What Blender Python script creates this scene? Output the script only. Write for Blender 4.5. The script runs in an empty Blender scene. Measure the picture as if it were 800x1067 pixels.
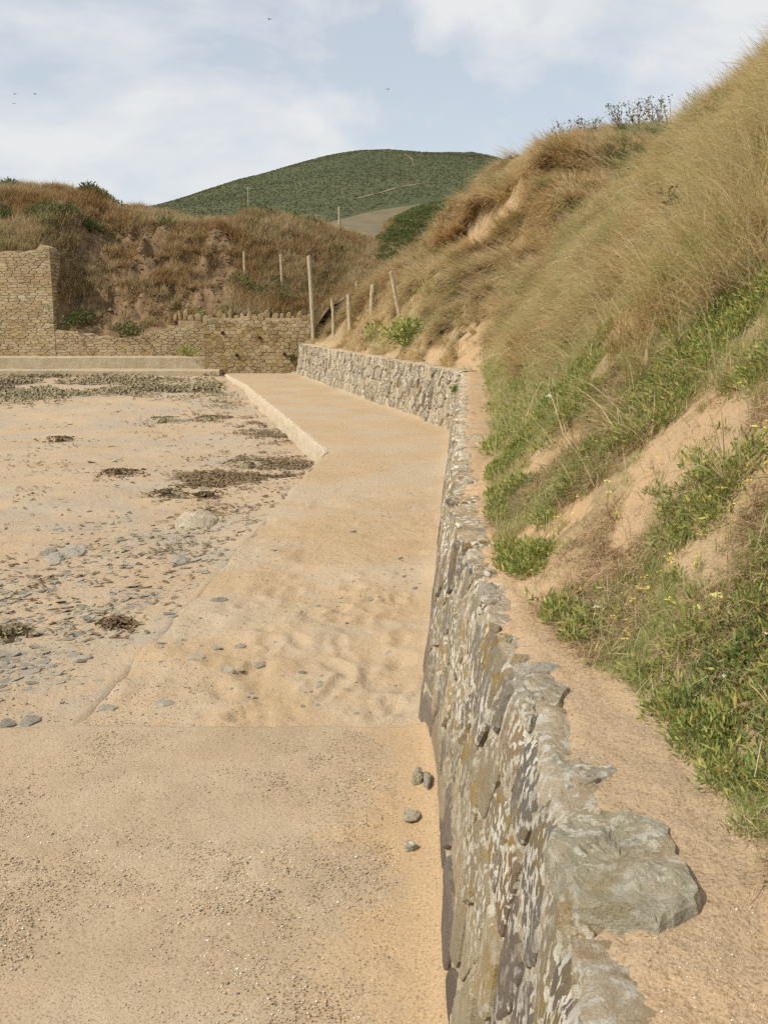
import bpy, math, random
import numpy as np
from math import radians, sin, cos, tan, pi

random.seed(7)
RNG = np.random.default_rng(11)
SC = bpy.context.scene
COL = SC.collection

# ------------------------------------------------------------------ camera
PITCH = radians(11.15)
CAMZ = 1.65
F = 1040.0                       # focal length in pixels of the 800 x 1067 photograph
cam_data = bpy.data.cameras.new('camera')
cam_data.sensor_fit = 'VERTICAL'
cam_data.sensor_height = 36.0
cam_data.lens = 36.0 * F / 1067.0
cam_data.clip_start = 0.05
cam_data.clip_end = 8000
cam = bpy.data.objects.new('camera', cam_data)
cam.location = (0, 0, CAMZ)
cam.rotation_euler = (radians(90) - PITCH, 0, 0)
COL.objects.link(cam)
SC.camera = cam

# ------------------------------------------------------------------ light
SUN_EL = radians(46)
SUN_AZ = radians(-118)           # measured from +Y towards +X: from the left, slightly behind
sun_dir = (sin(SUN_AZ) * cos(SUN_EL), cos(SUN_AZ) * cos(SUN_EL), sin(SUN_EL))
sl = bpy.data.lights.new('sun', 'SUN')
sl.energy = 4.8
sl.angle = radians(0.8)
sl.color = (1.0, 0.92, 0.79)
so = bpy.data.objects.new('sun', sl)
from mathutils import Vector, Matrix
so.rotation_euler = Vector(sun_dir).to_track_quat('Z', 'Y').to_euler()
so.location = (-20, -10, 30)
COL.objects.link(so)

world = bpy.data.worlds.new('World')
SC.world = world
world.use_nodes = True
wn = world.node_tree.nodes
wl = world.node_tree.links
wn.clear()
w_out = wn.new('ShaderNodeOutputWorld')
w_bg = wn.new('ShaderNodeBackground')
w_bg.inputs['Strength'].default_value = 0.15
w_sky = wn.new('ShaderNodeTexSky')
w_sky.sky_type = 'NISHITA'
w_sky.sun_disc = False
w_sky.sun_elevation = SUN_EL
w_sky.sun_rotation = SUN_AZ
w_sky.air_density = 1.0
w_sky.dust_density = 0.7
w_sky.ozone_density = 1.0
w_tc = wn.new('ShaderNodeTexCoord')
w_map = wn.new('ShaderNodeMapping')
w_map.inputs['Scale'].default_value = (1.9, 1.5, 3.4)
w_map.inputs['Location'].default_value = (0.35, 0.1, 0.4)
w_n1 = wn.new('ShaderNodeTexNoise')
w_n1.inputs['Scale'].default_value = 1.7
w_n1.inputs['Detail'].default_value = 10
w_n1.inputs['Roughness'].default_value = 0.56
w_n1.inputs['Distortion'].default_value = 0.25
w_rmp = wn.new('ShaderNodeValToRGB')
w_rmp.color_ramp.elements[0].position = 0.43
w_rmp.color_ramp.elements[0].color = (0.54, 0.54, 0.54, 1)
w_rmp.color_ramp.elements[1].position = 0.57
w_rmp.color_ramp.elements[1].color = (1, 1, 1, 1)
w_mix = wn.new('ShaderNodeMix')
w_mix.data_type = 'RGBA'
CLOUD = (6.5, 6.62, 6.75, 1)
w_mix.inputs['B'].default_value = CLOUD
wl.new(w_tc.outputs['Generated'], w_map.inputs['Vector'])
wl.new(w_map.outputs['Vector'], w_n1.inputs['Vector'])
wl.new(w_n1.outputs['Fac'], w_rmp.inputs['Fac'])
wl.new(w_rmp.outputs['Color'], w_mix.inputs['Factor'])
wl.new(w_sky.outputs['Color'], w_mix.inputs['A'])
wl.new(w_mix.outputs['Result'], w_bg.inputs['Color'])
wl.new(w_bg.outputs['Background'], w_out.inputs['Surface'])

SC.cycles.use_denoising = False
SC.cycles.pixel_filter_type = 'BLACKMAN_HARRIS'
SC.cycles.filter_width = 1.4
SC.cycles.max_bounces = 6
SC.cycles.diffuse_bounces = 3
SC.cycles.glossy_bounces = 2
SC.cycles.transmission_bounces = 3
SC.cycles.caustics_reflective = False
SC.cycles.caustics_refractive = False
SC.view_settings.view_transform = 'Standard'
SC.view_settings.look = 'None'
SC.view_settings.exposure = -0.28
SC.view_settings.gamma = 1.0
SC.view_settings.use_curve_mapping = False

# ------------------------------------------------------------------ numeric helpers
_perm = np.random.default_rng(3).integers(0, 2 ** 31, 4096)

def _hash(ix, iy, iz):
    h = (ix * 73856093) ^ (iy * 19349663) ^ (iz * 83492791)
    return _perm[np.abs(h) % 4096] / 2.0 ** 31

def vnoise(x, y, z=0.0):
    x, y, z = np.broadcast_arrays(np.asarray(x, float), np.asarray(y, float), np.asarray(z, float))
    ix, iy, iz = np.floor(x).astype(np.int64), np.floor(y).astype(np.int64), np.floor(z).astype(np.int64)
    fx, fy, fz = x - ix, y - iy, z - iz
    u, v, w = [t * t * t * (t * (t * 6 - 15) + 10) for t in (fx, fy, fz)]
    r = 0
    for dx in (0, 1):
        for dy in (0, 1):
            for dz in (0, 1):
                r = r + _hash(ix + dx, iy + dy, iz + dz) * (u if dx else 1 - u) * (v if dy else 1 - v) * (w if dz else 1 - w)
    return r * 2 - 1

def fbm(x, y, z=0.0, octaves=4, gain=0.5):
    r, a, f = 0.0, 1.0, 1.0
    for k in range(octaves):
        r = r + a * vnoise(np.asarray(x) * f + 17.3 * k, np.asarray(y) * f - 9.1 * k, np.asarray(z) * f + 3.7 * k)
        a *= gain
        f *= 2.03
    return r

def sstep(a, b, t):
    t = np.clip((np.asarray(t, float) - a) / (b - a), 0, 1)
    return t * t * (3 - 2 * t)

CP, SP = cos(PITCH), sin(PITCH)

def ray(px, py):
    u, v = (px - 400.0) / F, (533.5 - py) / F
    return np.array([u, CP + v * SP, -SP + v * CP])

def on_plane(px, py, z):
    d = ray(px, py)
    t = (z - CAMZ) / d[2]
    return np.array([d[0] * t, d[1] * t, z])

def at_y(px, py, Y):
    d = ray(px, py)
    t = Y / d[1]
    return np.array([d[0] * t, Y, CAMZ + d[2] * t])

def on_height(px, py, zf, ymin=0.8, ymax=45):
    d = ray(px, py)
    for _ in range(3):
        Y = np.linspace(ymin, ymax, 260)
        t = Y / d[1]
        X, Z = d[0] * t, CAMZ + d[2] * t
        below = Z <= zf(X, Y)
        i = int(np.argmax(below)) if below.any() else len(Y) - 1
        ymin, ymax = Y[max(i - 1, 0)], Y[i]
    return np.array([X[i], Y[i], float(zf(X[i:i + 1], Y[i:i + 1])[0])])

def project(X, Y, Z):
    dz = np.asarray(Z) - CAMZ
    depth = np.asarray(Y) * CP - dz * SP
    up = np.asarray(Y) * SP + dz * CP
    depth = np.where(depth < 0.05, 0.05, depth)
    return 400 + F * np.asarray(X) / depth, 533.5 - F * up / depth

def in_poly(px, py, poly):
    inside = np.zeros(np.shape(px), bool)
    n = len(poly)
    for i in range(n):
        x0, y0 = poly[i]
        x1, y1 = poly[(i + 1) % n]
        c = ((y0 > py) != (y1 > py)) & (px < (x1 - x0) * (py - y0) / ((y1 - y0) or 1e-9) + x0)
        inside ^= c
    return inside

# ------------------------------------------------------------------ object helpers
def mesh_from(name, verts, faces, mat=None, attrs=None, smooth=False):
    me = bpy.data.meshes.new(name)
    verts = np.asarray(verts, np.float32)
    if isinstance(faces, np.ndarray):
        n, k = faces.shape
        me.vertices.add(len(verts))
        me.vertices.foreach_set('co', verts.ravel())
        me.loops.add(n * k)
        me.loops.foreach_set('vertex_index', faces.astype(np.int32).ravel())
        me.polygons.add(n)
        me.polygons.foreach_set('loop_start', (np.arange(n) * k).astype(np.int32))
        me.polygons.foreach_set('loop_total', np.full(n, k, np.int32))
        me.update(calc_edges=True)
    else:
        me.from_pydata([tuple(v) for v in verts.tolist()], [], faces)
    for an, av in (attrs or {}).items():
        a = me.attributes.new(an, 'FLOAT', 'POINT')
        a.data.foreach_set('value', np.asarray(av, np.float32))
    if smooth:
        me.polygons.foreach_set('use_smooth', np.ones(len(me.polygons), bool))
    if mat:
        me.materials.append(mat)
    me.update()
    return me

WORLD_ROOTS = set()
def world_root(o):
    WORLD_ROOTS.add(o.name)
    return o

def link(name, me, parent=None, loc=None):
    o = bpy.data.objects.new(name, me)
    COL.objects.link(o)
    if parent is not None:
        o.parent = parent
        if parent.name in WORLD_ROOTS:        # its parts are given in world coordinates
            o.matrix_parent_inverse = Matrix.Translation(-parent.location)
    if loc is not None:
        o.location = loc
    return o

def tag(o, label=None, cat=None, group=None, kind=None):
    if label: o['label'] = label
    if cat: o['category'] = cat
    if group: o['group'] = group
    if kind: o['kind'] = kind
    return o

def empty(name, loc=(0, 0, 0)):
    o = bpy.data.objects.new(name, None)
    o.location = loc
    o.empty_display_size = 0.1
    COL.objects.link(o)
    return o

def grid_faces(nr, nc):
    i = np.arange(nr - 1)[:, None] * nc + np.arange(nc - 1)[None, :]
    i = i.ravel()
    return np.stack([i, i + 1, i + nc + 1, i + nc], 1)

class Soup:
    """collects many small closed shapes into one mesh"""
    def __init__(self):
        self.v, self.f, self.r, self.n = [], [], [], 0
    def add(self, v, f, rnd):
        v = np.asarray(v, float)
        self.v.append(v)
        self.f += [tuple(int(i) + self.n for i in q) for q in f]
        self.r.append(np.full(len(v), rnd))
        self.n += len(v)
    def mesh(self, name, mat, smooth=False):
        return mesh_from(name, np.concatenate(self.v), self.f, mat, {'rnd': np.concatenate(self.r)}, smooth)

# ------------------------------------------------------------------ material helpers
class NT:
    def __init__(self, name):
        self.m = bpy.data.materials.new(name)
        self.m.use_nodes = True
        self.t = self.m.node_tree
        self.t.nodes.clear()
        self.out = self.t.nodes.new('ShaderNodeOutputMaterial')
        self.b = self.t.nodes.new('ShaderNodeBsdfPrincipled')
        self.b.inputs['Roughness'].default_value = 0.9
        self.b.inputs['Specular IOR Level'].default_value = 0.25
        self.t.links.new(self.b.outputs[0], self.out.inputs['Surface'])
        self.pos = self.t.nodes.new('ShaderNodeNewGeometry').outputs['Position']
    def set(self, sock, v):
        if hasattr(v, 'is_output') or isinstance(v, bpy.types.NodeSocket):
            self.t.links.new(v, sock)
        else:
            if hasattr(sock.default_value, '__len__') and len(sock.default_value) == 4 and len(v) == 3:
                v = (*v, 1)
            sock.default_value = v
    def noise(self, scale, detail=5, rough=0.55, vec=None, dist=0.0):
        n = self.t.nodes.new('ShaderNodeTexNoise')
        self.set(n.inputs['Vector'], vec if vec is not None else self.pos)
        n.inputs['Scale'].default_value = scale
        n.inputs['Detail'].default_value = detail
        n.inputs['Roughness'].default_value = rough
        n.inputs['Distortion'].default_value = dist
        return n.outputs['Fac']
    def voro(self, scale, vec=None, feature='F1', out='Distance', rnd=1.0):
        n = self.t.nodes.new('ShaderNodeTexVoronoi')
        n.feature = feature
        self.set(n.inputs['Vector'], vec if vec is not None else self.pos)
        n.inputs['Scale'].default_value = scale
        n.inputs['Randomness'].default_value = rnd
        return n.outputs[out]
    def mapping(self, scale=(1, 1, 1), loc=(0, 0, 0), rot=(0, 0, 0), vec=None):
        n = self.t.nodes.new('ShaderNodeMapping')
        self.set(n.inputs['Vector'], vec if vec is not None else self.pos)
        n.inputs['Scale'].default_value = scale
        n.inputs['Location'].default_value = loc
        n.inputs['Rotation'].default_value = rot
        return n.outputs[0]
    def ramp(self, fac, stops, interp='LINEAR'):
        n = self.t.nodes.new('ShaderNodeValToRGB')
        self.set(n.inputs['Fac'], fac)
        e = n.color_ramp.elements
        n.color_ramp.interpolation = interp
        while len(e) < len(stops):
            e.new(0.5)
        for el, (p, c) in zip(e, stops):
            el.position = p
            el.color = (c, c, c, 1) if isinstance(c, (int, float)) else (*c, 1)
        return n.outputs['Color']
    def mix(self, fac, a, b, mode='MIX'):
        n = self.t.nodes.new('ShaderNodeMix')
        n.data_type = 'RGBA'
        n.blend_type = mode
        self.set(n.inputs['Factor'], fac)
        self.set(n.inputs['A'], a)
        self.set(n.inputs['B'], b)
        return n.outputs['Result']
    def math(self, op, a, b=0.0):
        n = self.t.nodes.new('ShaderNodeMath')
        n.operation = op
        self.set(n.inputs[0], a)
        self.set(n.inputs[1], b)
        return n.outputs[0]
    def attr(self, name):
        n = self.t.nodes.new('ShaderNodeAttribute')
        n.attribute_name = name
        return n.outputs['Fac']
    def xyz(self):
        n = self.t.nodes.new('ShaderNodeSeparateXYZ')
        self.t.links.new(self.pos, n.inputs[0])
        return n.outputs
    def bump(self, h, strength=0.5, dist=0.01, prev=None):
        n = self.t.nodes.new('ShaderNodeBump')
        self.set(n.inputs['Height'], h)
        n.inputs['Strength'].default_value = strength
        n.inputs['Distance'].default_value = dist
        if prev is not None:
            self.t.links.new(prev, n.inputs['Normal'])
        return n.outputs[0]
    def finish(self, col, normal=None, rough=None, translucent=0.0):
        self.set(self.b.inputs['Base Color'], col)
        if normal is not None:
            self.t.links.new(normal, self.b.inputs['Normal'])
        if rough is not None:
            self.set(self.b.inputs['Roughness'], rough)
        if translucent > 0:
            tr = self.t.nodes.new('ShaderNodeBsdfTranslucent')
            self.set(tr.inputs['Color'], col)
            mx = self.t.nodes.new('ShaderNodeMixShader')
            mx.inputs[0].default_value = translucent
            self.t.links.new(self.b.outputs[0], mx.inputs[1])
            self.t.links.new(tr.outputs[0], mx.inputs[2])
            self.t.links.new(mx.outputs[0], self.out.inputs['Surface'])
        return self.m

def m_sand(name, dry, damp, grey=None, greyamt=0.5, fine=0.35, thatch=False):
    n = NT(name)
    c = n.mix(n.ramp(n.noise(0.9, 6, 0.6), [(0.35, 0.0), (0.68, 1.0)]), dry, damp)
    if grey:
        g = n.ramp(n.noise(0.75, 8, 0.66, dist=0.4), [(0.47, 0.0), (0.60, greyamt)])
        c = n.mix(g, c, grey)
    if thatch:
        th = n.mix(n.ramp(n.noise(9, 5, .7), [(.4, 0.0), (.62, 1.0)]), (0.38, 0.285, 0.155), (0.25, 0.20, 0.095))
        c = n.mix(n.math('MULTIPLY', n.attr('veg'), n.ramp(n.noise(14, 5, .7), [(.3, .35), (.55, 1.0)])), c, th)
    sp = n.ramp(n.noise(160, 3, 0.7), [(0.32, (0.55, 0.5, 0.45)), (0.48, (1, 1, 1)), (0.6, (1, 1, 1)), (0.74, (1.25, 1.22, 1.18))])
    c = n.mix(1.0, c, sp, 'MULTIPLY')
    vs = n.ramp(n.voro(75), [(0.0, 1.0), (0.1, 0.0)])
    vm = n.math('MULTIPLY', vs, n.ramp(n.noise(6, 3), [(0.5, 0.0), (0.66, 0.8)]))
    c = n.mix(vm, c, (0.2, 0.17, 0.14))
    h = n.math('ADD', n.math('MULTIPLY', n.noise(22, 6, 0.62), 1.0), n.math('MULTIPLY', n.noise(190, 3, 0.6), 0.25))
    return n.finish(c, n.bump(h, fine, 0.03))

M = {}
M['sand_path'] = m_sand('sand_path', (0.50, 0.375, 0.235), (0.46, 0.33, 0.19), (0.48, 0.40, 0.29), 0.7, 0.6)
M['sand_beach'] = m_sand('sand_beach', (0.52, 0.40, 0.265), (0.47, 0.35, 0.22), (0.42, 0.36, 0.275), 0.8, 0.7)
M['sand_dune'] = m_sand('sand_dune', (0.53, 0.37, 0.215), (0.46, 0.315, 0.18), (0.40, 0.31, 0.21), 0.6, 0.6, True)

def m_slab():
    n = NT('concrete_slab')
    c = n.mix(n.ramp(n.noise(1.1, 7, 0.62), [(0.36, 0.0), (0.66, 1.0)]), (0.46, 0.365, 0.25), (0.43, 0.325, 0.21))
    c = n.mix(n.ramp(n.noise(2.6, 9, .68, dist=.6), [(.42, 0.0), (.62, .55)]), c, n.mix(1.0, c, (.80, .78, .75), 'MULTIPLY'))
    x = n.xyz()
    drift = n.math('ADD', x[0], n.math('MULTIPLY', n.noise(1.6, 5), 1.1))
    c = n.mix(n.ramp(drift, [(0.38, 0.0), (0.62, 0.85)]), c, (0.50, 0.35, 0.20))
    sp = n.ramp(n.noise(130, 4, 0.75), [(0.34, (0.45, 0.42, 0.4)), (0.47, (1, 1, 1)), (0.58, (1, 1, 1)), (0.7, (1.35, 1.33, 1.3))])
    c = n.mix(1.0, c, sp, 'MULTIPLY')
    h = n.math('ADD', n.noise(70, 5, 0.7), n.math('MULTIPLY', n.noise(9, 4), 0.8))
    return n.finish(c, n.bump(h, 0.5, 0.012))
M['slab'] = m_slab()

def m_stone(name, ramp, lichen=0.0, ochre=0.0, zlich=None, vscale=(1, 1, 1), rough=0.85, lscale=40, dust=0.0, stain=0.0):
    n = NT(name)
    r = n.attr('rnd')
    c = n.ramp(r, ramp)
    c = n.mix(n.ramp(n.noise(14, 6, 0.65), [(0.35, 0.0), (0.75, 0.45)]), c, n.mix(1.0, c, (0.55, 0.52, 0.5), 'MULTIPLY'))
    if stain > 0:
        st = n.ramp(n.noise(1.1, 7, .7, n.mapping((1, 1, .6))), [(.40, 0.0), (.62, stain)])
        c = n.mix(st, c, n.mix(1.0, c, (.52, .47, .40), 'MULTIPLY'))
        pa = n.ramp(n.noise(1.7, 6, .65, n.mapping((1, 1, 1), (9, 4, 2))), [(.52, 0.0), (.66, .55)])
        c = n.mix(pa, c, (0.60, 0.49, 0.32))
    v = n.mapping(vscale)
    if ochre > 0:
        oc = n.math('MULTIPLY', n.ramp(n.noise(7, 6, 0.7, v), [(0.5, 0.0), (0.6, ochre)]), 1.0)
        if zlich: oc = n.math('MULTIPLY', oc, n.ramp(n.xyz()[2], zlich))
        c = n.mix(oc, c, (0.36, 0.24, 0.06))
    if lichen > 0:
        base = n.noise(lscale, 4, 0.55, v)
        li = n.ramp(base, [(0.515, 0.0), (0.54, lichen)])
        blot = n.ramp(n.noise(4.5, 4, 0.6, v), [(0.38, 0.0), (0.56, 1.0)])
        li = n.math('MULTIPLY', li, blot)
        if zlich: li = n.math('MULTIPLY', li, n.ramp(n.xyz()[2], zlich))
        c = n.mix(li, c, (0.80, 0.765, 0.65))
    if dust > 0:
        gn = n.t.nodes.new('ShaderNodeSeparateXYZ')
        n.t.links.new(n.t.nodes.new('ShaderNodeNewGeometry').outputs['True Normal'], gn.inputs[0])
        du = n.math('MULTIPLY', n.ramp(gn.outputs[2], [(0.78, 0.0), (0.96, 1.0)]), n.ramp(n.noise(13, 6, .7), [(.40, 0.0), (.58, dust)]))
        c = n.mix(du, c, (0.50, 0.37, 0.225))
    h = n.math('ADD', n.noise(48, 8, 0.72), n.math('MULTIPLY', n.noise(8, 4), 1.0))
    c = n.mix(n.ramp(n.noise(120, 4, .7), [(.33, .4), (.46, 0.0)]), c, n.mix(1.0, c, (.55, .52, .5), 'MULTIPLY'))
    return n.finish(c, n.bump(h, 1.0, 0.018), rough)

ZL = [(0.18, 0.0), (0.5, 1.0)]
M['slate_wall'] = m_stone('slate_wall_stone', [(0.0, (0.15, 0.12, 0.10)), (0.2, (0.23, 0.19, 0.15)), (0.45, (0.37, 0.31, 0.205)), (0.65, (0.21, 0.19, 0.16)), (0.85, (0.48, 0.40, 0.26)), (1.0, (0.22, 0.15, 0.115))],
                          0.95, 0.7, ZL, (1, 1, 1), .85, 40, .8)
M['slate_far'] = m_stone('slate_far_stone', [(0.0, (0.19, 0.155, 0.115)), (0.35, (0.28, 0.235, 0.165)), (0.6, (0.35, 0.30, 0.205)), (0.85, (0.46, 0.39, 0.28)), (1.0, (0.24, 0.195, 0.15))],
                         0.7, 0.4, None, (1, 1, 0.7))
M['rubble'] = m_stone('golden_rubble', [(0.0, (0.38, 0.285, 0.16)), (0.3, (0.48, 0.37, 0.205)), (0.6, (0.53, 0.43, 0.265)), (0.8, (0.46, 0.33, 0.165)), (1.0, (0.60, 0.52, 0.37))], 0.3, 0.3, stain=.5)
M['rubble_dark'] = m_stone('brown_rubble', [(0.0, (0.24, 0.17, 0.08)), (0.3, (0.36, 0.26, 0.11)), (0.6, (0.44, 0.33, 0.16)), (0.8, (0.31, 0.21, 0.09)), (1.0, (0.50, 0.41, 0.24))], 0.3, 0.3, stain=.6)
M['beach_slate'] = m_stone('beach_slate', [(0.0, (0.27, 0.245, 0.20)), (0.35, (0.40, 0.36, 0.29)), (0.6, (0.47, 0.42, 0.33)), (0.85, (0.52, 0.43, 0.31)), (1.0, (0.34, 0.27, 0.2))], 0.0, 0.0, None, (1, 1, 1), 0.75)
M['pale_rock'] = m_stone('pale_rock', [(0.0, (0.42, 0.345, 0.24)), (1.0, (0.50, 0.415, 0.29))], 0.35)
M['cap_rock'] = m_stone('cap_rock', [(0.0, (0.40, 0.37, 0.265)), (0.5, (0.44, 0.41, 0.31)), (1.0, (0.38, 0.35, 0.29))], 0.7, 0.3, None, (1, 1, 1), .85, 55, .35)

def m_mortar(name, base, dark, lich, zl=None):
    n = NT(name)
    c = n.mix(n.ramp(n.noise(5, 7, 0.65), [(0.35, 0.0), (0.65, 1.0)]), base, dark)
    l = n.ramp(n.noise(40, 5, 0.6), [(0.52, 0.0), (0.56, lich)])
    o = n.ramp(n.noise(9, 5, 0.7), [(0.54, 0.0), (0.62, lich * 0.7)])
    if zl:
        z = n.ramp(n.xyz()[2], zl)
        l, o = n.math('MULTIPLY', l, z), n.math('MULTIPLY', o, z)
    c = n.mix(o, c, (0.33, 0.235, 0.08))
    c = n.mix(l, c, (0.80, 0.765, 0.66))
    gn = n.t.nodes.new('ShaderNodeSeparateXYZ')
    n.t.links.new(n.t.nodes.new('ShaderNodeNewGeometry').outputs['True Normal'], gn.inputs[0])
    du = n.math('MULTIPLY', n.ramp(gn.outputs[2], [(0.78, 0.0), (0.96, 1.0)]), n.ramp(n.noise(13, 6, .7), [(.40, 0.0), (.58, .9)]))
    c = n.mix(du, c, (0.50, 0.37, 0.225))
    h = n.math('ADD', n.noise(60, 8, 0.75), n.math('MULTIPLY', n.noise(11, 5), 1.0))
    c = n.mix(n.ramp(n.noise(110, 4, .7), [(.33, .35), (.46, 0.0)]), c, n.mix(1.0, c, (.55, .52, .5), 'MULTIPLY'))
    return n.finish(c, n.bump(h, 1.0, 0.022))
M['mortar'] = m_mortar('lime_mortar', (0.68, 0.585, 0.43), (0.54, 0.455, 0.325), 0.95, ZL)
M['mortar_far'] = m_mortar('pale_mortar', (0.48, 0.41, 0.29), (0.36, 0.29, 0.19), 0.5)
M['mortar_gold'] = m_mortar('earthy_mortar', (0.50, 0.40, 0.25), (0.40, 0.30, 0.17), 0.1)
M['concrete'] = m_mortar('old_concrete', (0.50, 0.43, 0.31), (0.42, 0.34, 0.21), 0.1)
M['kerb'] = m_mortar('pale_kerb', (0.64, 0.545, 0.40), (0.54, 0.44, 0.30), 0.2)

def m_plain(name, a, b, scale=20, rough=0.9, bump=0.4, trans=0.0):
    n = NT(name)
    c = n.mix(n.ramp(n.noise(scale, 5, 0.6), [(0.35, 0.0), (0.65, 1.0)]), a, b)
    return n.finish(c, n.bump(n.noise(scale * 2, 5, 0.65), bump, 0.01), rough, trans)
M['earth'] = m_plain('cliff_earth', (0.26, 0.175, 0.098), (0.14, 0.093, 0.048), 3.2, 0.95, 0.9)
M['wood'] = m_plain('weathered_wood', (0.50, 0.43, 0.30), (0.36, 0.30, 0.20), 14, 0.85, 0.5)
M['bird'] = m_plain('dark_feather', (0.05, 0.05, 0.055), (0.08, 0.08, 0.085))
M['hole'] = m_plain('rusty_pipe', (0.10, 0.045, 0.025), (0.04, 0.02, 0.015))
M['weed_brown'] = m_plain('dry_wrack', (0.13, 0.085, 0.045), (0.24, 0.17, 0.09), 6, 0.8, 0.4)
M['weed_olive'] = m_plain('olive_wrack', (0.30, 0.255, 0.155), (0.20, 0.165, 0.095), 6, 0.85, 0.6)

def m_grass(name, ramp, green, gthr, gscale=1.3, trans=0.3, brown=None):
    n = NT(name)
    r = n.attr('rnd')
    c = n.ramp(r, ramp)
    g = n.ramp(n.noise(gscale, 5, 0.6), [(gthr, 0.0), (gthr + 0.14, 1.0)])
    gv = n.math('MULTIPLY', g, n.ramp(r, [(0.0, 1.0), (0.5, 0.85), (0.8, 0.35), (1.0, 0.15)]))
    c = n.mix(gv, c, green)
    if brown:
        bw = n.ramp(n.noise(gscale * 0.45, 4, 0.6, n.mapping((1, 1, 1), (31, 7, 3))), [(0.47, 0.0), (0.62, 0.75)])
        c = n.mix(bw, c, n.mix(1.0, c, brown, 'MULTIPLY'))
    return n.finish(c, None, 0.75, trans)
STRAW = [(0.0, (0.30, 0.22, 0.105)), (0.15, (0.50, 0.39, 0.20)), (0.3, (0.62, 0.485, 0.265)), (0.65, (0.71, 0.59, 0.355)), (1.0, (0.80, 0.72, 0.52))]
M['grass_dry'] = m_grass('dry_marram', STRAW, (0.40, 0.42, 0.15), 0.46, 2.6, 0.45, (0.90, 0.80, 0.66))
M['grass_second'] = m_grass('windswept_grass', STRAW, (0.33, 0.32, 0.11), 0.52, 1.1, 0.42, (0.86, 0.70, 0.52))
M['grass_mix'] = m_grass('mixed_grass', [(0.0, (0.28, 0.29, 0.09)), (0.4, (0.42, 0.38, 0.16)), (0.7, (0.58, 0.48, 0.27)), (1.0, (0.70, 0.61, 0.40))], (0.26, 0.33, 0.085), 0.44, 2.2)
M['grass_far'] = m_grass('brown_bank_grass', [(0.0, (0.25, 0.175, 0.085)), (0.4, (0.41, 0.31, 0.16)), (0.75, (0.53, 0.42, 0.235)), (1.0, (0.64, 0.54, 0.34))], (0.24, 0.225, 0.08), 0.54, 0.9, 0.35, (0.78, 0.60, 0.44))
M['leaf_green'] = m_grass('fleshy_leaf', [(0.0, (0.15, 0.20, 0.05)), (0.45, (0.26, 0.31, 0.085)), (0.75, (0.38, 0.40, 0.12)), (0.9, (0.52, 0.46, 0.14)), (1.0, (0.56, 0.38, 0.14))], (0.18, 0.26, 0.10), 0.52, 4.0, 0.25)
M['leaf_dark'] = m_grass('ivy_leaf', [(0.0, (0.07, 0.095, 0.03)), (0.5, (0.115, 0.145, 0.045)), (0.9, (0.17, 0.19, 0.065)), (1.0, (0.25, 0.21, 0.09))], (0.085, 0.11, 0.035), 0.55, 1.0, 0.2)
M['flower'] = m_plain('pale_umbel', (0.72, 0.68, 0.30), (0.64, 0.60, 0.16), 60, 0.7, 0.1)
M['yellow'] = m_plain('yellow_petal', (0.70, 0.56, 0.08), (0.62, 0.52, 0.12), 60, 0.7, 0.1)
M['flower_white'] = m_plain('white_umbel', (0.80, 0.78, 0.68), (0.72, 0.70, 0.58), 60, 0.7, 0.1)
M['stem'] = m_plain('plant_stem', (0.20, 0.22, 0.07), (0.28, 0.24, 0.1), 30, 0.7, 0.1)
M['twig'] = m_plain('dry_twig', (0.15, 0.1, 0.06), (0.26, 0.18, 0.1), 30, 0.8, 0.2)
M['root'] = m_plain('root_mat', (0.40, 0.27, 0.15), (0.52, 0.39, 0.23), 30, 0.9, 0.4)

def m_pebble():
    n = NT('pebbles')
    c = n.ramp(n.attr('rnd'), [(0.0, (0.13, 0.115, 0.10)), (0.25, (0.26, 0.22, 0.17)), (0.5, (0.48, 0.36, 0.23)), (0.72, (0.42, 0.27, 0.13)), (0.86, (0.60, 0.52, 0.42)), (1.0, (0.80, 0.77, 0.70))])
    return n.finish(c, None, 0.7)
M['pebble'] = m_pebble()

def m_hill():
    n = NT('hill_heath')
    x = n.xyz()
    c = n.ramp(n.noise(0.012, 8, 0.62), [(0.3, (0.07, 0.083, 0.037)), (0.45, (0.085, 0.098, 0.042)), (0.55, (0.10, 0.105, 0.048)), (0.7, (0.13, 0.108, 0.06))])
    c = n.mix(n.ramp(n.noise(0.09, 6, 0.7), [(0.42, 0.0), (0.6, 0.7)]), c, (0.06, 0.072, 0.033))
    return n.finish(c, n.bump(n.noise(0.12, 6, 0.65), 1.0, 4.0))
M['hill'] = m_hill()
M['field'] = m_plain('brown_field', (0.15, 0.115, 0.072), (0.175, 0.15, 0.085), 0.12, 0.95, 0.5)
M['gorse'] = m_grass('gorse', [(0.0, (0.10, 0.12, 0.055)), (0.6, (0.135, 0.15, 0.07)), (1.0, (0.17, 0.17, 0.09))], (0.10, 0.125, 0.053), 0.47, 0.03, 0.0, (1.0, 0.82, 0.62))

# ------------------------------------------------------------------ the plan of the place
def lin(table):
    k = np.array([a for a, _ in table], float)
    v = np.array([b for _, b in table], float)
    return lambda t: np.interp(t, k, v)

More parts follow.
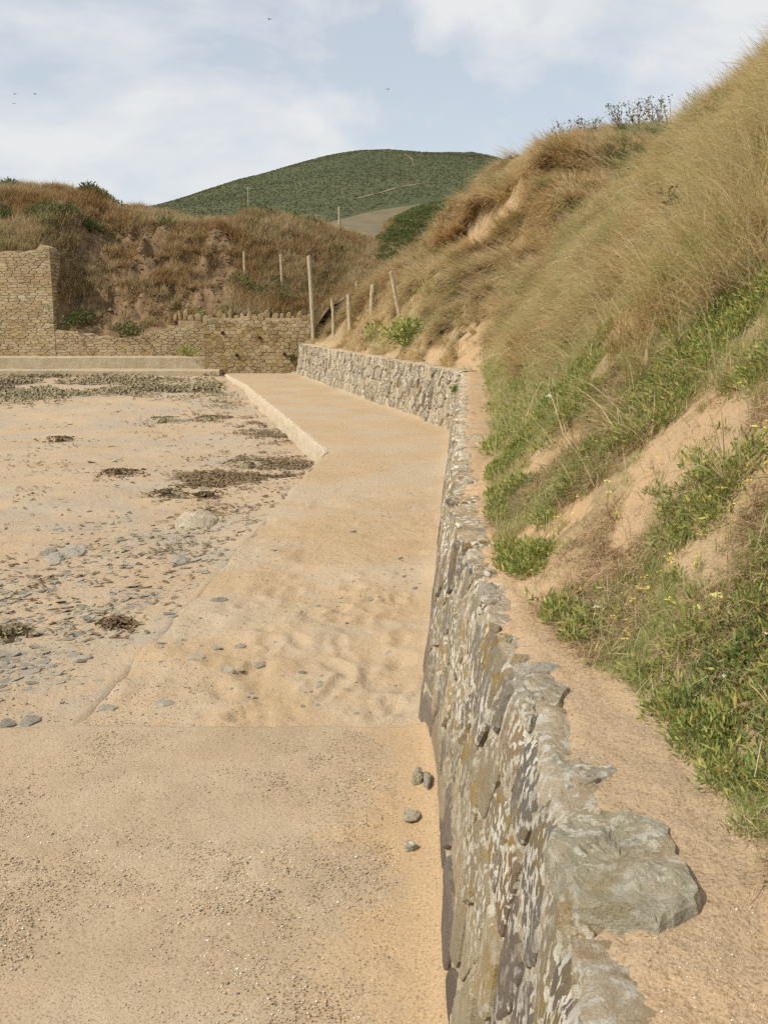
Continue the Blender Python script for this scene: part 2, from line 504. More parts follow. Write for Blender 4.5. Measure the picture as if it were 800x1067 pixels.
w_base = lin([(-3, .13), (1.0, .14), (2.1, .15), (2.65, .172), (3.5, .185), (3.72, .18), (3.86, .146), (5.05, .253), (7.5, .43), (9.85, .615), (14.2, .96)])
w_top = lin([(-3, .19), (0.95, .198), (1.15, .232), (1.32, .258), (1.8, .284), (2.5, .265), (3.75, .288), (4.85, .345), (6.95, .505), (13.9, 1.07), (14.2, 1.09)])
toe = lin([(-3, .62), (1.0, .60), (1.41, .577), (1.75, .575), (2.1, .50), (2.52, .44), (3.0, .41), (3.57, .43), (4.6, .52), (5.9, .69), (8, .90), (11.9, 1.28), (14, 1.42), (16, 1.3), (20, .9)])
W2A, W2B = np.array([0.99, 14.25]), np.array([-2.45, 28.45])     # base line of the far stretch of the wall
def w2x(Y):
    return W2A[0] + (np.asarray(Y, float) - W2A[1]) * (W2B[0] - W2A[0]) / (W2B[1] - W2A[1])
p_edge = lin([(-3, -1.6), (3.76, -1.27), (6.24, -1.08), (12.2, -.73), (12.6, -.78), (24.5, -3.4), (28.6, -4.5)])
SLAB_Y, SLAB_Z = 3.78, 0.028

_fr = np.random.default_rng(77)
FEET = [(.1 - .95 * _fr.random() ** 1.4, 3.95 + 2.2 * _fr.random() ** 1.7, _fr.uniform(.03, .06), _fr.uniform(.05, .11), _fr.uniform(-.6, .6), _fr.uniform(.004, .015)) for _ in range(80)]
def z_path(X, Y):
    X, Y = np.asarray(X, float), np.asarray(Y, float)
    feet = 0.0
    if np.min(Y) < 7:
        for fx, fy, fa, fb, fr, fd in FEET:
            u, v = (X - fx) * cos(fr) + (Y - fy) * sin(fr), -(X - fx) * sin(fr) + (Y - fy) * cos(fr)
            q = (u / fa) ** 2 + (v / fb) ** 2
            feet = feet - fd * np.exp(-q) + fd * .55 * np.exp(-(np.sqrt(q) - 1.5) ** 2 * 5)
    near = 1 - sstep(5, 12, Y)
    z = 0.010 * fbm(X * 2.2, Y * 2.2, 1.0, 4) * (0.5 + near)
    z = z + 0.016 * near * np.maximum(0, fbm(X * 6, Y * 4.2, 7.0, 2)) - 0.026 * near * sstep(-.35, .3, vnoise(X * 1.1, Y * .8, 14)) * sstep(0.25, 0.8, vnoise(X * 5.2, Y * 3.6, 4.4))
    z = z + feet
    wx = np.where(Y < 14.2, w_base(Y), w2x(Y))
    z = z + (0.05 + 0.03 * vnoise(Y * 1.3, 3.3)) * np.exp(-np.maximum(wx - X, 0) / 0.09)
    return z

def z_beach(X, Y):
    X, Y = np.asarray(X, float), np.asarray(Y, float)
    z = np.interp(Y, [-4, 4.0, 6, 11, 14, 20, 24, 27.5, 29], [-.012, -.012, -.03, -.14, -.25, -.24, -.16, -.10, -.06])
    z = z + 0.022 * fbm(X * 0.9, Y * 0.9, 2.0, 4) + 0.006 * fbm(X * 6, Y * 5, 5.0, 3)
    z = z + 0.012 * vnoise(X * 1.4, Y * 4.5, 3.0)
    z = z - 0.12 * sstep(3.8, 3.6, Y)
    d = np.maximum(p_edge(Y) - X, 0)
    w = np.exp(-d / 0.3) * (1 - sstep(7, 11.5, Y))
    z = z * (1 - w) + (-0.003 + 0.008 * fbm(X * 3, Y * 3, 12, 3)) * w
    return z

PROF = lin([(-5, 0), (0, 0), (.08, .07), (.2, .24), (.35, .42), (.73, .92), (1.8, 2.05), (2.5, 2.55), (2.85, 3.15), (3.8, 3.58), (4.1, 4.0), (4.7, 4.55), (7, 5.2), (12, 5.3)])
def z_front(X, Y):
    X, Y = np.asarray(X, float), np.asarray(Y, float)
    t = X - toe(Y) - 0.06 * fbm(Y * 1.7, 0.3, 8.0, 3)
    p = 0.5 * (PROF(t - 0.05) + PROF(t + 0.05))
    end = sstep(0, .6, t) * (0.16 * sstep(12, 14.2, Y))
    fall = 1 - 0.8 * sstep(14.6, 20.0, Y - 0.12 * np.maximum(X - 3, 0))
    s = sstep(0.05, 0.6, t)
    z = 0.86 + p * fall + end * fall
    z = z + s * (0.06 * fbm(X * 1.4, Y * 0.9, 1.5, 4) + 0.26 * sstep(.8, 3, t) * vnoise(X * 0.8, Y * 0.75, 4.0) + 0.10 * sstep(1.5, 3, t) * fbm(X * 2.0, Y * 1.6, 14.0, 2))
    z = z + s * 0.07 * vnoise(X * 0.8 + Y * 0.5, Y * 2.1, 9.0)
    z = z + 0.008 * fbm(X * 7, Y * 7, 2.5, 3)
    top = sstep(0.10, 0.01, X - w_top(Y) + 0.03 * fbm(X * 12, Y * 12, 3, 4, .6))
    return z + 0.011 * (1 - s) - 0.045 * top

PROF2 = lin([(-5, 0), (0.18, 0), (.5, .35), (1.55, 1.45), (2.0, 1.75), (2.6, 2.05), (3.17, 2.5), (3.45, 2.9), (3.8, 3.65), (5.4, 4.6), (6.9, 5.3), (9.4, 5.5), (14, 5.6)])
def z_second(X, Y):
    X, Y = np.asarray(X, float), np.asarray(Y, float)
    t = X - w2x(Y) - 0.1
    p = PROF2(t + 0.25 * fbm(X * .5, Y * .45, 3, 3) * sstep(0.4, 2, t))
    cap = np.interp(Y, [12, 15, 18, 21, 24, 26, 28, 31], [0.5, 1.3, 2.6, 3.7, 4.9, 5.6, 5.4, 4.6])
    k = 0.35
    z = -np.log(np.exp(-p / k) + np.exp(-cap / k)) * k
    s = sstep(0.3, 1.5, t)
    z = z + s * (0.14 * fbm(X * 0.9, Y * 0.7, 6.0, 4) + 0.14 * vnoise(X * 0.5 + 0.5 * Y, Y * 0.9, 2.0))
    z = z - 2.4 * sstep(26.6, 29.5, Y - 0.15 * X) * sstep(0, 2, t)
    # the scarp under the turf overhang
    z = z - 0.55 * np.exp(-(((X - 2.25) / 0.6) ** 2 + ((Y - 24.6) / 0.9) ** 2))
    return 0.84 + np.maximum(z, -0.1) + 0.02 * fbm(X * 3, Y * 3, 1, 3)

CX = [-22, -14, -10.4, -9.9, -9.4, -8.2, -6.2, -5.3, -4.6, -3.4, -2.4, -1.5, -0.5, 1.0, 3.0]
CY = [29.0, 29.7, 30.3, 31.0, 31.8, 32.6, 33.6, 35.0, 37.0, 42.0]
CZ = np.array([
    [3.3, 3.3, 3.45, 4.0, 4.5, 4.9, 5.4, 5.8, 6.0, 6.2],
    [3.3, 3.3, 3.45, 4.0, 4.5, 4.9, 5.4, 5.75, 5.9, 6.0],
    [3.3, 3.3, 3.45, 3.9, 4.3, 4.7, 5.2, 5.55, 5.7, 5.8],
    [1.0, 1.0, 2.2, 3.1, 3.9, 4.5, 5.1, 5.5, 5.7, 5.7],
    [0.9, 0.9, 1.25, 2.2, 3.0, 3.9, 4.6, 5.05, 5.3, 5.3],
    [0.8, 0.8, 1.05, 1.8, 2.6, 3.5, 4.3, 4.8, 5.0, 5.0],
    [0.8, 0.8, 1.15, 1.9, 2.6, 3.4, 4.2, 4.65, 4.8, 4.85],
    [1.2, 1.3, 1.5, 2.0, 2.6, 3.3, 4.15, 4.65, 4.8, 4.85],
    [1.5, 1.65, 1.9, 2.25, 2.6, 3.1, 4.1, 4.8, 5.0, 5.0],
    [1.5, 1.65, 1.9, 2.2, 2.45, 2.9, 3.7, 4.5, 4.85, 4.9],
    [0.9, 1.0, 1.5, 1.9, 2.2, 2.7, 3.4, 4.2, 4.75, 4.8],
    [0.9, 1.0, 1.3, 1.7, 2.1, 2.5, 3.1, 3.9, 4.6, 4.7],
    [0.8, 0.9, 1.2, 1.6, 2.0, 2.4, 3.0, 3.6, 4.3, 4.6],
    [0.8, 0.9, 1.2, 1.6, 2.0, 2.4, 2.9, 3.5, 4.2, 4.5],
    [0.8, 0.9, 1.2, 1.6, 2.0, 2.4, 2.9, 3.5, 4.2, 4.5]])
def z_cliff(X, Y):
    X, Y = np.asarray(X, float), np.asarray(Y, float)
    xi = np.interp(X, CX, np.arange(len(CX)))
    yi = np.interp(Y, CY, np.arange(len(CY)))
    i0, j0 = np.minimum(xi.astype(int), len(CX) - 2), np.minimum(yi.astype(int), len(CY) - 2)
    fx, fy = xi - i0, yi - j0
    z = (CZ[i0, j0] * (1 - fx) * (1 - fy) + CZ[i0 + 1, j0] * fx * (1 - fy) + CZ[i0, j0 + 1] * (1 - fx) * fy + CZ[i0 + 1, j0 + 1] * fx * fy)
    s = sstep(30.4, 31.6, Y)
    slump = sstep(-10.2, -9.2, X) * (1 - sstep(-5.6, -4.4, X)) * sstep(30.3, 31, Y) * (1 - sstep(33.8, 35, Y))
    z = z + s * 0.22 * fbm(X * 0.8, Y * 0.8, 3.0, 4)
    z = z + slump * (0.22 - 0.62 * np.abs(fbm(X * 1.5, Y * 1.7, 8.0, 4, .6)) + 0.25 * np.round(2.5 * vnoise(X * .7, Y * 1.5, 5)) / 2.5)
    return z

def z_bank(X, Y):
    X, Y = np.asarray(X, float), np.asarray(Y, float)
    xl = np.interp(Y, [28.5, 33, 40], [-1.9, -2.5, -2.2])
    t = X - xl
    p = np.interp(t, [-3, 0, .7, 2.2, 2.7, 3.7, 5, 8], [0, 0, .5, 2.25, 2.9, 3.4, 3.6, 3.6])
    p = p * np.interp(Y, [28, 30, 32.5, 35, 40], [.25, .5, .92, 1.0, .9])
    return 1.7 + p + sstep(0, 1, t) * 0.13 * fbm(X * .9, Y * .9, 7, 4) - 0.9 * (1 - sstep(-.5, .6, t))

# ------------------------------------------------------------------ setting: ground
def sheet(name, X, Y, Z, mat, smooth=True, kind='structure', attrs=None):
    nr, nc = X.shape
    me = mesh_from(name, np.stack([X.ravel(), Y.ravel(), Z.ravel()], 1), grid_faces(nr, nc), mat, attrs, smooth)
    return tag(link(name, me), kind=kind)

# far ground down to the horizon
gx, gy = np.meshgrid(np.linspace(-4000, 4000, 41), np.linspace(-3000, 6000, 46))
sheet('ground', gx, gy, -1.2 + 0 * gx, M['field'], False)

# the beach
rows = np.concatenate([np.linspace(-4, 3, 8), np.linspace(3.3, 12, 175), np.linspace(12.1, 30.6, 150)])
uu = np.concatenate([np.linspace(0, 0.2, 70), np.linspace(0.21, 1, 150) ** 1.3 * 1.0])
uu = np.unique(np.clip(uu, 0, 1))
Yb = rows[:, None] + 0 * uu[None, :]
Xb = (p_edge(rows) + 0.35)[:, None] - uu[None, :] * (5 + 0.9 * np.maximum(rows, 0))[:, None]
Zb = z_beach(Xb, Yb)
Zb = Zb - 0.25 * sstep(-.02, .22, Xb - p_edge(Yb))
beach = sheet('beach', Xb[:, ::-1], Yb[:, ::-1], Zb[:, ::-1], M['sand_beach'])

# the sandy path: top and a skirt on the beach side
rows = np.concatenate([np.linspace(3.6, 9, 260), np.linspace(9.03, 29.15, 300)])
nc = 90
uu = np.linspace(0, 1, nc)
wx = np.where(rows < 14.2, w_base(rows), w2x(rows)) + 0.05
wx = np.where(rows > 28.4, -1.9, wx)
pe = p_edge(rows) + 0.018 * fbm(rows * 2.3, 0.5, 0, 3)
Xp = pe[:, None] + uu[None, :] * (wx - pe)[:, None]
Yp = rows[:, None] + 0 * uu[None, :]
Zp = z_path(Xp, Yp)
edge_drop = np.exp(-(Xp - pe[:, None]) / 0.02) * (0.003 + 0.009 * sstep(8, 11, Yp))
Zp = Zp - edge_drop
path_o = sheet('path', Xp, Yp, Zp, M['sand_path'])
# kerb along the beach side of the path
kr = np.linspace(10.2, 28.9, 520)
kx = np.interp(kr, rows, pe)
kn = fbm(kr * 4, 0.2, 3, 4)
kfar = sstep(10.5, 12.4, kr)
prof = [(0.045, 0.004), (0.0, 0.006), (-0.022, -0.012), (-0.03, -0.10), (-0.05, -0.2), (-0.06, -0.45)]
KV = []
for j, (dx, dz) in enumerate(prof):
    jit = 0.012 * fbm(kr * 6, j * 3.3, 1, 3) * (1 if j else 0.3)
    KV.append(np.stack([kx + dx * (.35 + .65 * kfar) + jit * (.5 + .5 * kfar) - 0.01 * kn * (j > 1), kr, z_path(kx + 0.05, kr) + dz - (1 - kfar) * (.018 + .014 * fbm(kr * 1.5, .4, 8, 3)) + 0.006 * fbm(kr * 8, j * 1.7, 2, 3)], 1))
KV = np.stack(KV, 1).reshape(-1, 3)
kme = mesh_from('kerb', KV, grid_faces(len(kr), len(prof)), M['kerb'], None, True)
tag(link('kerb', kme), kind='structure')

# the concrete slab in front
rows = np.concatenate([np.linspace(-3, 1.2, 10), np.linspace(1.25, SLAB_Y - 0.012, 150)])
cols = np.concatenate([np.linspace(-8, -2.6, 40), np.linspace(-2.55, 0.26, 170)])
edge_n = 0.012 * fbm(cols * 4, 0.7, 2, 4)
Xs = cols[None, :] + 0 * rows[:, None]
Ys = rows[:, None] + 0 * cols[None, :] + edge_n[None, :] * sstep(3, SLAB_Y, rows)[:, None]
Zs = SLAB_Z + 0.004 * fbm(Xs * 2, Ys * 2, 1, 4) + 0.0022 * fbm(Xs * 16, Ys * 16, 3, 2)
Zs = Zs + 0.035 * np.exp(-np.maximum(w_base(Ys) - Xs, 0) / 0.05)
lip = [(0.006, -0.006), (0.010, -0.02), (0.012, -0.2)]
Xs = np.vstack([Xs] + [Xs[-1:]] * 3)
Ys = np.vstack([Ys] + [Ys[-1:] + a for a, _ in lip])
Zs = np.vstack([Zs] + [Zs[-1:] + b for _, b in lip])
sheet('slipway_slab', Xs, Ys, Zs, M['slab'])

# bare sand on the dunes, as outlines seen from the path
SAND = [[(634, 572), (648, 536), (658, 490), (676, 466), (704, 438), (738, 408), (782, 398), (786, 432), (772, 468), (744, 488), (716, 514), (684, 538), (660, 566)],
        [(524, 574), (548, 550), (574, 530), (616, 514), (616, 536), (592, 560), (560, 578)],
        [(528, 508), (542, 482), (570, 458), (612, 438), (614, 456), (586, 478), (556, 500)],
        [(686, 596), (710, 568), (766, 550), (776, 572), (752, 604), (708, 608)],
        [(636, 730), (640, 676), (668, 648), (690, 660), (706, 690), (704, 724), (668, 748)],
        [(752, 812), (768, 756), (800, 735), (800, 800), (770, 840)],
        [(600, 690), (632, 664), (640, 700), (630, 730)]]
SAND2 = [[(474, 386), (478, 356), (496, 338), (522, 326), (530, 334), (508, 352), (500, 384)],
         [(484, 256), (494, 236), (508, 216), (534, 204), (548, 206), (524, 232), (500, 262)],
         [(440, 366), (452, 356), (470, 360), (468, 376), (445, 378)]]


# ------------------------------------------------------------------ setting: dunes, banks, hill
rows = np.concatenate([np.linspace(-2.5, .8, 20), np.linspace(.85, 5, 190), np.linspace(5.05, 21, 200)])
tt = np.concatenate([np.linspace(0, 1.2, 110), np.linspace(1.22, 5, 130), np.linspace(5.1, 11, 24)])
Yd = rows[:, None] + 0 * tt[None, :]
Xd = (np.minimum(w_top(rows), 1.09) + 0.02)[:, None] + tt[None, :]
Zd = z_front(Xd, Yd)
def bare(X, Y, Z, polys, grow=0.0):
    px, py = project(X, Y, Z)
    px, py = px + 9 * fbm(X * 6, Y * 6, 2, 3) , py + 9 * fbm(X * 6, Y * 6, 5, 3)
    b = np.zeros(X.shape, bool)
    for q in polys: b |= in_poly(px, py, q)
    return b
veg = sstep(.02, .15, Xd - toe(Yd)) * (1 - 0.93 * bare(Xd, Yd, Zd, SAND))
sheet('dune', Xd, Yd, Zd, M['sand_dune'], attrs={'veg': veg.ravel()})

rows = np.linspace(14.0, 33, 220)
tt = np.concatenate([np.linspace(0.06, 4, 150), np.linspace(4.05, 14, 110)])
Yd = rows[:, None] + 0 * tt[None, :]
Xd = w2x(np.minimum(rows, 28.6))[:, None] + tt[None, :]
Zd = z_second(Xd, Yd)
veg = sstep(.25, .5, Xd - w2x(Yd)) * (1 - 0.93 * bare(Xd, Yd, Zd, SAND2))
sheet('dune', Xd, Yd, Zd, M['sand_dune'], attrs={'veg': veg.ravel()})

X, Y = np.meshgrid(np.linspace(-20, 3, 330), np.linspace(29.35, 42, 190))
Zc = z_cliff(X, Y)
# the ground stays behind the faces of the walls
yw = np.where(X < -5.2, 30.25, 29.45)
Zc = np.where((X < -2.1) & (Y < yw), -0.6, Zc)
sheet('cliff', X, Y, Zc, M['earth'])

X, Y = np.meshgrid(np.linspace(-2.3, 9, 150), np.linspace(29.75, 41, 140))
sheet('bank', X, Y, z_bank(X, Y), M['earth'])

HR = lin([(-60, 240), (60, 232), (120, 226), (170, 216), (200, 206), (230, 194), (265, 182), (300, 171), (330, 163), (350, 159), (375, 156), (400, 155), (450, 155.5), (490, 157), (505, 160), (525, 165), (560, 180), (620, 200), (900, 235)])
YR = 700.0
def hill_ridge(px):
    v = (533.5 - HR(px)) / F
    dy, dz = CP + v * SP, -SP + v * CP
    return CAMZ + dz / dy * YR
def z_hill(X, Y):
    px = 400 + F * X / (YR * CP)
    zr = hill_ridge(px)
    s = np.interp(Y, [150, 250, 420, 560, 640, 700, 780, 1100], [-.15, .02, .34, .70, .90, 1.0, .93, .4])
    return zr * s + 2.2 * fbm(X * .012, Y * .012, 2, 4) * sstep(200, 420, Y)
X, Y = np.meshgrid(np.linspace(-420, 420, 240), np.linspace(150, 1100, 170))
sheet('hill', X, Y, z_hill(X, Y), M['hill'])
# brown field on the nearer shoulder of the hill
def z_field(X, Y):
    return z_hill(X, Y) + 1.6
fx = np.linspace(0, 1, 90)
fy = np.linspace(0, 1, 60)
FX, FY = np.meshgrid(fx, fy)
FPX = 285 + 290 * FX
ytop = np.interp(FPX, [285, 320, 360, 400, 440, 480, 575], [408, 417, 437, 458, 472, 480, 484])
Yf = 320 + (ytop - 320) * FY
Xf = (FPX - 400) / F * Yf
Zf = z_hill(Xf, Yf) + 0.8 - 3.0 * (1 - sstep(0, .03, FX) * sstep(0, .03, 1 - FY) * sstep(0, .06, FY))
sheet('field', Xf, Yf, Zf, M['field'])

def hill_point(px, py):
    q = on_height(px, py, z_hill, ymin=300, ymax=720)
    return q
def ribbon(name, pix, width, lift, mat, hedge=False):
    P = np.array([hill_point(a, b) for a, b in pix])
    k = np.linspace(0, len(P) - 1, 60)
    X, Y = [np.interp(k, np.arange(len(P)), P[:, i]) for i in (0, 1)]
    n = fbm(k * 2, 0.3, 4, 3)
    if hedge:
        prof = [(-1, -1), (-.8, .5), (-.3, 1), (.3, .95), (.8, .5), (1, -1)]
    else:
        prof = [(-1, 0), (-.3, .1), (.3, .1), (1, 0)]
    V = np.array([[(x, y + a * width * (1 + .4 * m), 0) for a, b in prof] for x, y, m in zip(X, Y, n)])
    V[..., 2] = z_hill(V[..., 0], V[..., 1]) + lift * (np.array([b for a, b in prof])[None, :] + (.35 * fbm(V[..., 0] * .4, V[..., 1] * .4, 2, 3) if hedge else 1))
    return link(name, mesh_from(name, V.reshape(-1, 3), grid_faces(*V.shape[:2]), mat, {'rnd': np.full(V.shape[0] * V.shape[1], .4)}))
M['track'] = m_plain('worn_track', (0.27, 0.20, 0.135), (0.20, 0.16, 0.10), 0.3, 0.95, 0.3)
tag(ribbon('footpath', [(421, 161), (426, 164), (430, 168), (432, 174)], 2.4, .4, M['track']), kind='structure')
tag(ribbon('footpath', [(372, 207), (392, 202), (410, 197), (424, 193.5), (440, 191.5), (456, 191)], 1.3, .2, M['track']), kind='structure')

# ------------------------------------------------------------------ stones
def clip_half(poly, px, py, nx, ny):
    out = []
    n = len(poly)
    for i in range(n):
        a, b = poly[i], poly[(i + 1) % n]
        da = (a[0] - px) * nx + (a[1] - py) * ny
        db = (b[0] - px) * nx + (b[1] - py) * ny
        if da <= 0: out.append(a)
        if (da < 0 < db) or (db < 0 < da):
            t = da / (da - db)
            out.append((a[0] + t * (b[0] - a[0]), a[1] + t * (b[1] - a[1])))
    return out

def voronoi(seeds, u0, u1, v0, v1, gap):
    S = np.array(seeds)
    cells = []
    for i, (su, sv) in enumerate(S):
        d = np.hypot(S[:, 0] - su, S[:, 1] - sv)
        order = np.argsort(d)[1:22]
        poly = [(u0, v0), (u1, v0), (u1, v1), (u0, v1)]
        for j in order:
            nx, ny = S[j] - S[i]
            L = math.hypot(nx, ny)
            if L < 1e-6: continue
            nx, ny = nx / L, ny / L
            mx, my = su + nx * (L / 2 - gap), sv + ny * (L / 2 - gap)
            poly = clip_half(poly, mx, my, nx, ny)
            if len(poly) < 3: break
        if len(poly) >= 3:
            cells.append(poly)
    return cells

def chaikin(poly, k=0.25):
    out = []
    n = len(poly)
    for i in range(n):
        a, b = poly[i], poly[(i + 1) % n]
        out.append((a[0] + k * (b[0] - a[0]), a[1] + k * (b[1] - a[1])))
        out.append((b[0] - k * (b[0] - a[0]), b[1] - k * (b[1] - a[1])))
    return out

def stone_mesh(poly, place, proud, depth=0.04, rnd=None, bevel=0.8):
    """poly in wall (u,v); place(u,v,out) -> world point"""
    rnd = rnd if rnd is not None else random
    c = (sum(p[0] for p in poly) / len(poly), sum(p[1] for p in poly) / len(poly))
    n = len(poly)
    t1, t2 = rnd.uniform(-.35, .35), rnd.uniform(-.35, .35)
    size = max(max(abs(p[0] - c[0]) for p in poly), max(abs(p[1] - c[1]) for p in poly), 1e-3)
    vs = []
    for sc, h in ((1.0, -depth), (1.0, proud * 0.45), (bevel, proud), (0.4, proud)):
        for (u, v) in poly:
            du, dv = (u - c[0]) * sc, (v - c[1]) * sc
            hh = h
            if h > 0:
                hh = h + proud * (t1 * du + t2 * dv) / size * .8 + rnd.uniform(-.12, .12) * proud
            vs.append(place(c[0] + du, c[1] + dv, hh))
    vs.append(place(c[0], c[1], proud * rnd.uniform(0.9, 1.25)))
    fs = []
    for r in range(3):
        for i in range(n):
            j = (i + 1) % n
            fs.append((r * n + i, r * n + j, (r + 1) * n + j, (r + 1) * n + i))
    for i in range(n):
        fs.append((3 * n + i, 3 * n + (i + 1) % n, 4 * n))
    return np.array(vs), fs

def build_stones(cells, place, proud, mat, parent, limit=300, key=None, name='stone', bevel=0.8, flip=False):
    items = []
    for poly in cells:
        c = np.mean(np.array(poly), 0)
        items.append((key(c) if key else 0, poly))
    items.sort(key=lambda q: q[0])
    soup = Soup()
    for k, (_, poly) in enumerate(items):
        pr = random.uniform(*proud)
        v, f = stone_mesh(poly, place, pr, bevel=bevel)
        if flip: f = [q[::-1] for q in f]
        r = random.random()
        if k < limit:
            org = v.mean(0)
            me = mesh_from(name, v - org, f, mat, {'rnd': np.full(len(v), r)})
            link(name, me, parent, org)
        else:
            soup.add(v, f, r)
    if soup.n:
        o = link(name, soup.mesh(name, mat), parent)
        o['kind'] = 'stuff'

def seeds_jit(u0, u1, v0, v1, du, dv, jit=0.36, jv=None):
    jv = jit if jv is None else jv
    s = []
    nv = max(1, int(round((v1 - v0) / dv)))
    nu = max(1, int(round((u1 - u0) / du)))
    for j in range(nv):
        for i in range(nu):
            s.append((u0 + (i + .5 + (0.5 if j % 2 else 0) * .9 + random.uniform(-jit, jit)) * (u1 - u0) / nu,
                      v0 + (j + .5 + random.uniform(-jv, jv)) * (v1 - v0) / nv))
    return s

# --- slate retaining wall beside the path
WALL_H = 0.86
wall = world_root(tag(empty('slate_wall', (0.3, 5.0, 0)), 'long slate rubble retaining wall with lichen running beside the sandy path from the foreground', 'wall'))
def near_face(Y, h, out):
    b, t = w_base(Y), w_top(Y)
    k = h / WALL_H
    x = b + (t - b) * (k ** 1.15 if k > 0 else k)
    if h > WALL_H - 0.09:
        x += ((h - (WALL_H - 0.09)) / 0.09) ** 2 * 0.02
    x += 0.012 * float(vnoise(Y * 1.9, h * 3.0, 5.5))
    return np.array([x - out, Y, h - out * 0.12])
rowsY = np.concatenate([np.linspace(-2.5, 0.8, 14), np.linspace(0.81, 3.0, 330), np.linspace(3.01, 5.0, 150), np.linspace(5.02, 14.28, 320)])
hs = np.concatenate([np.linspace(-0.25, 0, 3)[:-1], np.linspace(0, WALL_H, 84)])
V = []
for Yv in rowsY:
    b, t = float(w_base(Yv)), float(w_top(Yv))
    row = []
    for h in hs:
        k = max(h, 0) / WALL_H
        x = b + (t - b) * k ** 1.15 if h > 0 else b + h * 0.1
        if h > WALL_H - 0.09: x += ((h - (WALL_H - 0.09)) / 0.09) ** 2 * 0.02
        row.append((x, Yv, h))
    for dx, dz in ((0.025, .002), (0.035, 0.003), (0.045, 0.003), (0.06, 0.003), (0.075, 0.001), (0.09, -0.006), (0.11, -0.02), (0.15, -0.10)):
        row.append((t + dx, Yv, WALL_H + dz))
    V.append(row)
V = np.array(V)
nf = len(hs)
shape = V.shape[:2]
n1 = fbm(V[..., 1] * 9, V[..., 2] * 9 + V[..., 0] * 5, 2.0, 5, 0.55)
n2 = np.asarray(vnoise(V[..., 1] * 1.9, V[..., 2] * 3.0, 5.5))
face_w = (np.arange(shape[1]) < nf)[None, :]
V[..., 0] += np.where(face_w, -0.006 * n1 + 0.012 * n2, 0)
ribs = fbm(V[..., 1] * 22, V[..., 2] * 5, V[..., 0] * 9, 3, .6)
fine = .5 * ribs + fbm(V[..., 1] * 34, V[..., 2] * 34, V[..., 0] * 34, 3, .6)
V[..., 0] += np.where(face_w, -0.0035 * fine, 0)
V[..., 2] += np.where(face_w, 0, 0.005 * fine)
topw = sstep(nf - 8, nf + 2, np.arange(shape[1]))[None, :]
V[..., 2] += topw * (0.012 * fbm(V[..., 1] * 5, V[..., 0] * 9, 1, 4) + 0.008 * n1)
V[..., 0] += topw * 0.02 * fbm(V[..., 1] * 4.1, V[..., 2] * 4, 9, 5, .6)
link('mortar', mesh_from('mortar', V.reshape(-1, 3), grid_faces(*shape)[:, ::-1], M['mortar'], None, True), wall)
seeds = seeds_jit(0.6, 4.6, 0.0, 0.84, 0.205, 0.165, 0.42) + seeds_jit(4.6, 14.25, 0.0, 0.84, 0.25, 0.17, 0.42)
cells = [chaikin(p, 0.13) for p in voronoi(seeds, 0.5, 14.27, -0.06, 0.85, 0.0105)]
build_stones(cells, near_face, (0.003, 0.017), M['slate_wall'], wall, 300, key=lambda c: c[0], bevel=0.9, flip=True)

def slab_rock(name, outline, zc, thick, mat, parent=None, rnd=0.5, rough=0.012, dome=0.02, tilt=(0, 0), levels=2):
    """irregular slab from a ground outline (world xy)"""
    P = np.array(outline, float)
    for _ in range(levels):
        P = np.array(chaikin([tuple(p) for p in P], 0.14))
    if levels > 2:
        P = P + 0.004 * np.stack([fbm(P[:, 0] * 40, P[:, 1] * 40, 1, 3), fbm(P[:, 0] * 40, P[:, 1] * 40, 9, 3)], 1)
    c = P.mean(0)
    n = len(P)
    R = max(np.abs(P - c).max(), 1e-3)
    V, rings = [], []
    spec = [(1.0, -thick), (1.03, -thick * .45), (1.0, -0.12 * thick), (0.96, 0.06 * thick)] + [(s, 0.06 * thick + dome * (1 - s * s)) for s in (0.87, 0.77, 0.66, 0.55, 0.44, 0.32, 0.18)]
    for s, h in spec:
        q = c + (P - c) * s
        z = zc + h + (q[:, 0] - c[0]) * tilt[0] + (q[:, 1] - c[1]) * tilt[1]
        V.append(np.stack([q[:, 0], q[:, 1], z], 1))
    V = np.concatenate(V + [np.array([[c[0], c[1], zc + 0.06 * thick + dome]])])
    k = 1.0 / R
    dn = fbm(V[:, 0] * k * 1.6, V[:, 1] * k * 1.6, V[:, 2] * k * 2 + 5.1 * rnd, 4)
    V[:, 2] += rough * (0.5 * dn + 0.5 * np.round(dn * 2.2) / 2.2)
    V[:, 2] += rough * .3 * fbm(V[:, 0] * k * 7, V[:, 1] * k * 7, rnd, 3)
    V[:, 0] += rough * 0.5 * fbm(V[:, 1] * k * 2, V[:, 2] * k * 3, 7 + rnd, 3)
    V[:, 1] += rough * 0.5 * fbm(V[:, 0] * k * 2, V[:, 2] * k * 3, 3 + rnd, 3)
    fs = []
    for r in range(len(spec) - 1):
        for i in range(n):
            j = (i + 1) % n
            fs.append((r * n + i, r * n + j, (r + 1) * n + j, (r + 1) * n + i))
    b = (len(spec) - 1) * n
    for i in range(n):
        fs.append((b + i, b + (i + 1) % n, len(V) - 1))
    org = np.array([c[0], c[1], zc])
    area = np.sum(P[:, 0] * np.roll(P[:, 1], -1) - np.roll(P[:, 0], -1) * P[:, 1])
    if area < 0: fs = [f[::-1] for f in fs]
    me = mesh_from(name, V - org, fs, mat, {'rnd': np.full(len(V), rnd)})
    return link(name, me, parent, org)

